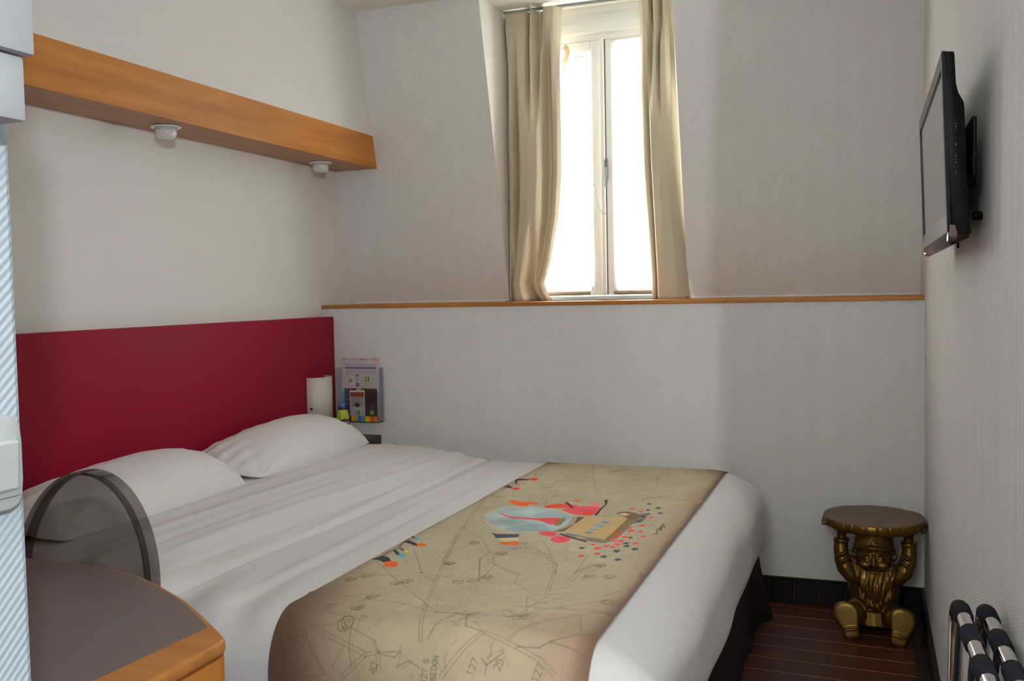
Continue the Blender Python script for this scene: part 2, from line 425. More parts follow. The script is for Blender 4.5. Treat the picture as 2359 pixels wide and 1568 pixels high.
h = MB().box(-1.2065, -1.1965, YW-0.016, YW+0.004, 1.90, 2.000, 0.003, 2).tube([(-1.201, YW-0.016, 1.955), (-1.201, YW-0.032, 1.955), (-1.201, YW-0.036, 1.945), (-1.2015, YW-0.036, 1.862)], [0.005, 0.005, 0.0045, 0.0040], 10)
h.build('handle', M['metalgrey'], sR, True, 40)

def sheer(name, label, xl, xr, z1, wob):
    nu, nv = 44, 50; Vv, Ff = [], []
    for j in range(nv+1):
        t = j/nv; z = z1+(1.352-z1)*t
        e = wob(t)
        for i in range(nu+1):
            s_ = i/nu; x = xl+(xr+e-xl)*s_
            y = YW-0.018+0.006*math.sin(s_*2*PI*5+1.5*math.sin(3*t))*(0.35+0.65*t)
            Vv.append((x, y, z))
    for j in range(nv):
        for i in range(nu):
            a = j*(nu+1)+i; Ff.append((a, a+1, a+nu+2, a+nu+1))
    o = mesh(name, Vv, Ff, M['sheer'], None, True); tag(o, label, 'curtain', 'sheer panels on the window leaves')
    nh = 24; Vv = [(xl+(xr+wob(1)-xl)*i/nh, YW-0.0205+0.004*math.sin(i/nh*2*PI*5), z) for z in (1.3545, 1.334) for i in range(nh+1)]
    hm = mesh('hem', Vv, [(i, i+1, i+nh+2, i+nh+1) for i in range(nh)], M['hem'], o, True)
    so = hm.modifiers.new('thick', 'SOLIDIFY'); so.thickness = 0.003
    MB().tube([(xl, YW-0.016, z1+.004), (xr, YW-0.016, z1+.004)], 0.004, 8).build('rod', M['pvc'], o, True)
    return o
sheer('sheer_curtain', 'white translucent sheer panel on the left window leaf', -1.640, -1.305, 2.50,
      lambda t: -0.012+0.018*math.sin(t*9.0)+0.022*t)
sheer('sheer_curtain', 'white translucent sheer panel on the right window leaf', -1.170, -0.862, 2.565, lambda t: 0.004*math.sin(t*7))
tc = MB(); n_ = 10
P_ = [(-1.402+0.030*math.sin(2.6*i/n_), YW-0.03-0.012*math.sin(PI*i/n_), 2.560-0.085*(i/n_)+0.012*math.sin(PI*i/n_)) for i in range(n_+1)]
tc.tube([(x-0.02*i/n_, y, z) for i, (x, y, z) in enumerate(P_)], 0.013, 8, True, (1.0, 0.10), (0, 1, 0))
tag(tc.build('tape_strip', flat('peeling tan tape', (0.62, 0.44, 0.28)), None, True), 'peeling tan tape strip curling at the top of the left window leaf', 'tape')
cd = MB(); pts = []
for i in range(25):
    a = i/24
    pts.append((-1.258+0.052*math.sin(a*PI*0.5)**2, YW-0.022, 1.845-0.115*math.sin(a*PI*0.62)) if i > 8 else (-1.258-0.008*math.sin(i/8*PI*2), YW-0.022, 1.88-0.035*i/8))
cd.tube(pts, 0.0022, 6); tag(cd.build('blind_cord', M['cord'], None, True), 'thin pale cord looping across the middle of the window', 'cord')

# curtain track and the two curtains
tr = thing('curtain_track', 'thin grey curtain track under the dormer ceiling', 'track', (-1.25, 4.53, 2.735))
MB().box(DL+0.01, DR-0.01, 4.515, 4.535, 2.7335, ZC-0.0005, 0.001, 1).build('rail', M['metalgrey'], tr)
rail = tr.children[0]
for i in range(8):
    xg = -1.655+0.075*(i % 4)+(0.690 if i > 3 else 0)*1.0
    MB().box(xg-0.003, xg+0.003, 4.524, 4.530, 2.712, 2.734).build('glider', M['pvc'], rail)

def curtain(name, label, prof, rows, head, yc=4.505):
    """prof: (z, left x, right x); rows: (t, [(s, depth)...]) fold profiles from top to bottom; head: profile of the pinch-pleated heading"""
    zs = [-p[0] for p in prof]
    nu, nv = 200, 96; S = np.linspace(0, 1, nu+1); Vv, Ff = [], []
    def shape(pts):
        y = np.interp(S, [p[0] for p in pts], [p[1] for p in pts]); k = np.hanning(11); k /= k.sum()
        return np.convolve(np.pad(y, 5, mode='edge'), k, 'valid')
    R = [(t, shape(p)) for t, p in rows]; Hd = shape(head)
    for j in range(nv+1):
        t = j/nv; z = prof[0][0]+(prof[-1][0]-prof[0][0])*t
        xl = np.interp(-z, zs, [p[1] for p in prof]); xr = np.interp(-z, zs, [p[2] for p in prof])
        ts = [q[0] for q in R]; i1 = min(max(int(np.searchsorted(ts, t)), 1), len(R)-1); f = np.clip((t-ts[i1-1])/(ts[i1]-ts[i1-1]), 0, 1)
        y = R[i1-1][1]*(1-f)+R[i1][1]*f
        h = 1-sstep(0.05, 0.20, t); y = y*(1-h)+Hd*h
        y = yc+y*1.2+0.004*np.sin(7*S+9*t)
        x = xl+(xr-xl)*S+0.006*np.sin(2*PI*S)*math.sin(4*t)
        Vv += [(a, b, z) for a, b in zip(x, y)]
    for j in range(nv):
        for i in range(nu):
            a = j*(nu+1)+i; Ff.append((a, a+1, a+nu+2, a+nu+1))
    o = mesh(name, Vv, Ff, M['curtain'], None, True)
    so = o.modifiers.new('thick', 'SOLIDIFY'); so.thickness = 0.004; so.offset = 0
    tag(o, label, 'curtain', 'beige window curtains')
    # heading tape: a slightly proud stitched band on the folds
    return o
L_mid = [(0, .085), (.03, .05), (.08, .0), (.15, -.015), (.20, .045), (.25, .0), (.32, -.030), (.5, -.050), (.66, -.048), (.71, -.030), (.76, .050), (.83, .045), (.88, .005), (.95, -.005), (1, .015)]
L_bot = [(0, .085), (.04, .03), (.10, -.005), (.14, .040), (.19, -.015), (.34, -.055), (.48, -.060), (.53, -.040), (.58, .050), (.66, .03), (.74, .0), (.9, -.015), (1, .0)]
L_top = [(0, .085), (.03, .045), (.10, .0), (.20, .03), (.28, -.02), (.42, -.025), (.48, .025), (.55, -.045), (.62, .03), (.70, -.02), (.76, .045), (.82, .03), (.88, -.02), (1, .0)]
L_head = [(0, .085), (.03, .045), (.06, .0), (.20, -.010), (.42, -.012), (.47, .034), (.51, .0), (.54, -.042), (.58, .0), (.61, .030), (.69, .028), (.73, -.020), (.80, -.034), (.92, -.036), (.97, -.018), (1, .012)]
curtain('curtain', 'beige pleated curtain bunched on the left side of the window',
        [(2.726, -1.6965, -1.388), (2.55, -1.6965, -1.398), (2.138, -1.6965, -1.402), (1.93, -1.6965, -1.405), (1.72, -1.6965, -1.425), (1.50, -1.6965, -1.470), (1.40, -1.6965, -1.500), (1.355, -1.6965, -1.485), (1.3135, -1.6965, -1.455)],
        [(0.0, L_top), (0.22, L_top), (0.42, L_mid), (0.70, L_mid), (1.0, L_bot)], L_head)
R_mid = [(0, .035), (.06, .010), (.12, .005), (.19, .040), (.24, -.010), (.30, -.035), (.5, -.045), (.75, -.038), (.90, -.012), (.96, .015), (1, .030)]
R_top = [(0, .015), (.10, -.02), (.20, -.02), (.30, .030), (.40, -.02), (.50, -.035), (.58, .030), (.66, -.028), (.80, -.03), (.88, .02), (1, .01)]
R_head = [(0, .0), (.12, -.03), (.28, -.02), (.36, .028), (.44, -.010), (.50, -.045), (.57, -.010), (.63, .026), (.75, -.012), (.95, -.010), (1, .0)]
curtain('curtain', 'beige pleated curtain hanging on the right side of the window',
        [(2.728, -1.000, -0.850), (2.55, -0.996, -0.842), (2.30, -1.006, -0.836), (1.94, -0.998, -0.822), (1.80, -0.990, -0.815), (1.41, -0.964, -0.794), (1.3135, -0.964, -0.783)],
        [(0.0, R_top), (0.20, R_top), (0.42, R_mid), (1.0, R_mid)], R_head, 4.49)

# ------------------------------------------------------------------ wooden light box over the bed, and its lamps
XB = -2.348
bm_ = thing('light_box_beam', 'long honey wood box beam above the bed with lamps underneath', 'beam', (-2.45, 2.5, 2.0))
ye = lambda z: slope(z)-0.001
MB().prism([(0.64, 2.0), (ye(2.0), 2.0), (ye(2.1595), 2.1595), (0.64, 2.1595)], 'x', XB-0.018, XB).build('front_panel', M['beam'], bm_)
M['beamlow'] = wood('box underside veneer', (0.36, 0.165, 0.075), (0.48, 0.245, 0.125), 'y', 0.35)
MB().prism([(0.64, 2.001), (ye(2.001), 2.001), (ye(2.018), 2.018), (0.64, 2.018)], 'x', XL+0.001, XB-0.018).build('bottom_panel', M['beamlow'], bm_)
MB().box(XL+0.001, XB-0.018, 0.64, 0.66, 2.018, 2.158).build('end_panel', M['beam'], bm_)
def recessed(x, y, label):
    r = thing('recessed_lamp', label, 'lamp', (x, y, 2.0), 'recessed lamps in the box beam')
    MB().lathe([(0.040, 0.0005), (0.054, 0.0005), (0.056, -0.002), (0.054, -0.005), (0.041, -0.006), (0.040, 0.0005)], (x, y, 2.0), 36).build('ring', M['ringwhite'], r, True, 40)
    MB().lathe([(0.0, 0.0004), (0.040, 0.0004), (0.040, -0.001), (0.0, -0.0012)], (x, y, 2.0), 28).build('socket', M['blackgap'], r)
    MB().lathe([(0.026, -0.001), (0.0375, -0.003), (0.0385, -0.016), (0.036, -0.0165)], (x, y, 2.0), 32).build('collar', flat('lamp collar', (0.50, 0.52, 0.56), 0.35), r, True, 50)
    MB().lathe([(0.0368, -0.014), (0.0385, -0.020), (0.0380, -0.031), (0.033, -0.041), (0.022, -0.047), (0.0, -0.049)], (x, y, 2.0), 32).build('bulb', M['bulb'], r, True)
recessed(-2.464, 2.955, 'frosted bulb in a white ring under the middle of the box beam')
recessed(-2.478, 4.060, 'frosted bulb in a white ring under the window end of the box beam')

# ------------------------------------------------------------------ headboard and its reading lamp
XH = -2.520
hb = MB().box(XL+0.001, XH, 1.74, YF-0.004, 0.30, 1.252, 0.004, 2)
tag(hb.build('headboard', M['leather'], None, True, 40), 'tall burgundy leatherette headboard panel along the left wall', 'headboard')
wl = thing('wall_lamp', 'white half-round lamp shade mounted on the burgundy headboard', 'lamp', (XH, 4.03, 0.86))
Vv, Ff = [], []; n_ = 28; y0, y1 = 3.944, 4.112
for rr in (1.0, 0.955):
    for zz in (0.745, 0.966):
        for i in range(n_+1):
            a = PI*i/n_
            Vv.append((XH+0.0015+0.072*math.sin(a)**0.85*rr, (y0+y1)/2-(y1-y0)/2*math.cos(a)*rr, zz))
m_ = n_+1
for i in range(n_):
    Ff += [(i, i+1, m_+i+1, m_+i), (2*m_+i+1, 2*m_+i, 3*m_+i, 3*m_+i+1), (m_+i, m_+i+1, 3*m_+i+1, 3*m_+i), (i+1, i, 2*m_+i, 2*m_+i+1)]
mesh('shade', Vv, Ff, M['shade'], wl, True)
MB().box(XH+0.0005, XH+0.012, 3.975, 4.08, 0.79, 0.90, 0.003, 1).build('back_plate', M['ringwhite'], wl)
MB().ball((XH+0.02, 4.03, 0.85), (0.018, 0.018, 0.03)).build('bulb', M['bulb'], wl, True)
MB().lathe([(0.0, 0.006), (0.006, 0.005), (0.007, 0), (0.006, -0.005), (0.0, -0.006)], (XH+0.024, 3.944, 0.818), 14).build('knob', flat('dark knob', (0.04, 0.035, 0.03)), wl, True)
# ------------------------------------------------------------------ bed
bed = thing('bed', 'wide double bed with a black-brown fabric base', 'bed', (-1.45, 2.95, 0))
# fabric covered base: gently waved skirt that flares at the window-side foot corner
def skirt_path():
    x0, x1, y0, y1 = -2.48, -0.425, 1.93, 3.985
    P = []
    for i in range(60): P.append((x0+(x1-x0)*i/60, y0, 0, -1))
    for i in range(70): P.append((x1, y0+(y1-y0)*i/70, 1, 0))
    for i in range(60): P.append((x1-(x1-x0)*i/60, y1, 0, 1))
    for i in range(20): P.append((x0, y1-(y1-y0)*i/20, -1, 0))
    return P
SP = skirt_path(); nS = len(SP); Vv, Ff = [], []; nz_ = 10
for j in range(nz_+1):
    t = j/nz_; z = 0.30*(1-t)+0.004*t
    for k, (x, y, nx, ny) in enumerate(SP):
        fl_ = 0.005*t*math.sin(k*0.55)+0.003*math.sin(k*1.7+3*t)
        c = math.exp(-(((x+0.425)/0.05)**2+((y-3.985)/0.05)**2))*(t**1.3)*0.055
        Vv.append((x+nx*(fl_+0.012*t)+c, y+ny*fl_*0.6+c*0.5, z))
for j in range(nz_):
    for k in range(nS):
        a = j*nS+k; b = j*nS+(k+1) % nS; Ff.append((a, b, b+nS, a+nS))
mesh('bed_skirt', Vv, Ff, M['skirt'], bed, True)
MB().box(-2.46, -0.46, 1.97, 3.95, 0.05, 0.29).build('base', M['skirt'], bed)
MB().box(-2.47, -0.46, 1.95, 3.93, 0.29, 0.555, 0.06, 4).build('mattress', M['sheet'], bed, True)

BX0, BX1, BY0, BY1, BZ0, BZ1 = -2.475, -0.385, 1.85, 4.02, 0.215, 0.609
RX, RY, RZ = 0.16, 0.10, 0.135
def top_lift(x, y):
    """height of the bed top above its plain level: raised towards the pillows, soft wrinkles, sag at the foot"""
    x = np.asarray(x, float); y = np.asarray(y, float)
    h = 0.046*sstep(-1.60, -1.92, x) - 0.022*sstep(-0.60, -0.40, x)
    h = h - 0.010*sstep(-2.05, -2.3, x)
    h = h + 0.004*np.sin(x*7+y*1.3)*sstep(-1.25, -1.6, x)
    for x0, k, a, w, ya, yb in ((-1.97, .05, .012, .030, 1.9, 3.4), (-1.88, .03, -.007, .025, 1.9, 4.1), (-1.78, .035, .011, .028, 2.0, 4.2), (-1.70, .02, -.006, .02, 1.9, 3.9),
                              (-1.50, -.03, .009, .030, 1.8, 3.1), (-1.43, .02, -.005, .022, 1.9, 3.4), (-1.40, .05, .005, .022, 2.6, 4.0), (-1.66, -.06, .008, .026, 2.6, 4.1), (-2.1, .02, .009, .03, 1.9, 4.1), (-1.57, .04, .006, .018, 3.0, 4.1)):
        m = sstep(ya-.15, ya+.25, y)*(1-sstep(yb-.25, yb+.15, y))
        h = h + 0.62*a*np.exp(-((x-x0-k*(y-3.0)-0.012*np.sin(3.1*y+x0*9))/(w*0.85))**2)*m
    # small pulls that fan from the near edge
    near = np.exp(-((y-1.9)/0.22)**2)*sstep(-1.25, -1.45, x)
    h = h + near*0.010*np.sin(34*x+8*y)
    return h
def rounded(P):
    P = np.asarray(P, float)
    q = np.column_stack([np.clip(P[:, 0], BX0+RX, BX1-RX), np.clip(P[:, 1], BY0+RY, BY1-RY), np.clip(P[:, 2], BZ0+RZ, BZ1-RZ)])
    e = (P-q)/np.array([RX, RY, RZ]); n = np.linalg.norm(e, axis=1); n[n < 1e-9] = 1
    m = np.abs(e).max(1)
    e = e/n[:, None]*m[:, None]
    p = q+e*np.array([RX, RY, RZ])
    w = np.clip((p[:, 2]-(BZ1-RZ))/RZ, 0, 1)
    p[:, 2] += top_lift(p[:, 0], p[:, 1])*w
    # shallow folds on the hanging sides
    s = (1-w)*np.clip((p[:, 2]-BZ0)/0.1, 0, 1)
    foot = sstep(BX1-0.2, BX1, p[:, 0]); near = sstep(BY0+0.12, BY0, p[:, 1])
    p[:, 0] -= foot*s*(0.010+0.005*np.sin(p[:, 1]*5.2+p[:, 2]*9)+0.003*np.sin(p[:, 1]*11-2))
    p[:, 1] += near*s*(0.008*np.sin(p[:, 0]*21+p[:, 2]*6)+0.006*np.sin(p[:, 0]*9))*sstep(-1.2, -1.5, p[:, 0])
    return p
def grid_faces(nu, nv, off=0, flip=False):
    i, j = np.meshgrid(np.arange(nu), np.arange(nv)); a = (j*(nu+1)+i).ravel()+off
    f = np.column_stack([a, a+1, a+nu+2, a+nu+1])
    return f[:, ::-1] if flip else f
def fast_mesh(name, V, Q, mat, parent=None, smooth=True, merge=False):
    off = np.array(origin(parent)); V = np.asarray(V, np.float32)-off.astype(np.float32); Q = np.asarray(Q, np.int32)
    me = bpy.data.meshes.new(name); me.vertices.add(len(V)); me.vertices.foreach_set('co', V.ravel())
    me.loops.add(Q.size); me.loops.foreach_set('vertex_index', Q.ravel())
    me.polygons.add(len(Q)); me.polygons.foreach_set('loop_start', np.arange(0, Q.size, 4, dtype=np.int32))
    me.update(calc_edges=True); me.validate()
    if merge:
        b = bmesh.new(); b.from_mesh(me); bmesh.ops.remove_doubles(b, verts=b.verts, dist=1e-5); bmesh.ops.recalc_face_normals(b, faces=b.faces); b.to_mesh(me); b.free()
    me.polygons.foreach_set('use_smooth', [smooth]*len(me.polygons)); me.materials.append(mat)
    o = bpy.data.objects.new(name, me); COL.objects.link(o)
    if parent is not None: o.parent = parent
    return o
def spaced(a, b, r, nmid, nend):
    return np.concatenate([np.linspace(a, a+r, nend, endpoint=False), np.linspace(a+r, b-r, nmid, endpoint=False), np.linspace(b-r, b, nend+1)])
gx, gy, gz = spaced(BX0, BX1, RX, 200, 14), spaced(BY0, BY1, RY, 150, 12), spaced(BZ0, BZ1, RZ, 10, 10)
Vs, Qs, n0 = [], [], 0
def face(u, v, f):
    global n0
    U, W = np.meshgrid(u, v); Vs.append(f(U.ravel(), W.ravel())); Qs.append(grid_faces(len(u)-1, len(v)-1, n0)); n0 += U.size
face(gx, gy, lambda a, b: np.column_stack([a, b, np.full_like(a, BZ1)]))
face(gx, gz, lambda a, b: np.column_stack([a, np.full_like(a, BY0), b])); face(gx, gz, lambda a, b: np.column_stack([a, np.full_like(a, BY1), b]))
face(gy, gz, lambda a, b: np.column_stack([np.full_like(a, BX0), a, b])); face(gy, gz, lambda a, b: np.column_stack([np.full_like(a, BX1), a, b]))
duv = fast_mesh('duvet', rounded(np.vstack(Vs)), np.vstack(Qs), M['sheet'], None, True, True)
tag(duv, 'white duvet and sheet smoothed over the bed and tucked at the foot', 'duvet')

# points over the bed along one cross-section; s = y on the flat top, running on as cloth length below the near edge and beyond the far edge
YN, YFA = BY0+RY, BY1-RY
def section(s, ext=0.0):
    s = np.asarray(s, float); ry, rz = RY+ext, RZ+ext
    th = np.linspace(0, PI/2, 200); ly = ry*np.sin(th); lz = rz*(np.cos(th)-1)
    L = np.concatenate([[0], np.cumsum(np.hypot(np.diff(ly), np.diff(lz)))])
    y = s.copy(); dz = np.zeros_like(s); nrm = np.zeros_like(s)
    for sign, edge in ((-1, YN), (1, YFA)):
        d = (s-edge)*sign; m = d > 0
        a = np.interp(np.minimum(d[m], L[-1]), L, th)
        y[m] = edge+sign*ry*np.sin(a); dz[m] = rz*(np.cos(a)-1)-np.maximum(d[m]-L[-1], 0)
    return y, dz
def over_bed(x, s, ext):
    y, dz = section(s, ext)
    w = np.clip(1+dz/RZ, 0, 1)
    yc = np.clip(y, YN-RY, YFA+RY)
    z = BZ1+ext+dz+top_lift(x, yc)*w
    return np.column_stack([x, y, z])

# turned-down sheet band below the pillows (a part of the duvet)
u = np.linspace(-2.33, -1.61, 90); s_ = np.linspace(1.66, 4.16, 220); U, S = np.meshgrid(u, s_)
edge = 0.014*np.sin(S*2.3)+0.018*(S-3.0)
Xb = U+edge*sstep(-2.1, -1.61, U)
lift = 0.009*(1-sstep(-1.645, -1.612, U))+0.001
Pb = over_bed(Xb.ravel(), S.ravel(), 0.0); Pb[:, 2] += lift.ravel()
yb_, _ = section(S.ravel()); Pb[:, 1] += np.where(S.ravel() < YN, -0.008, np.where(S.ravel() > YFA, 0.008, 0))
fast_mesh('turned_down_sheet', Pb, grid_faces(len(u)-1, len(s_)-1), M['sheet'], duv, True)

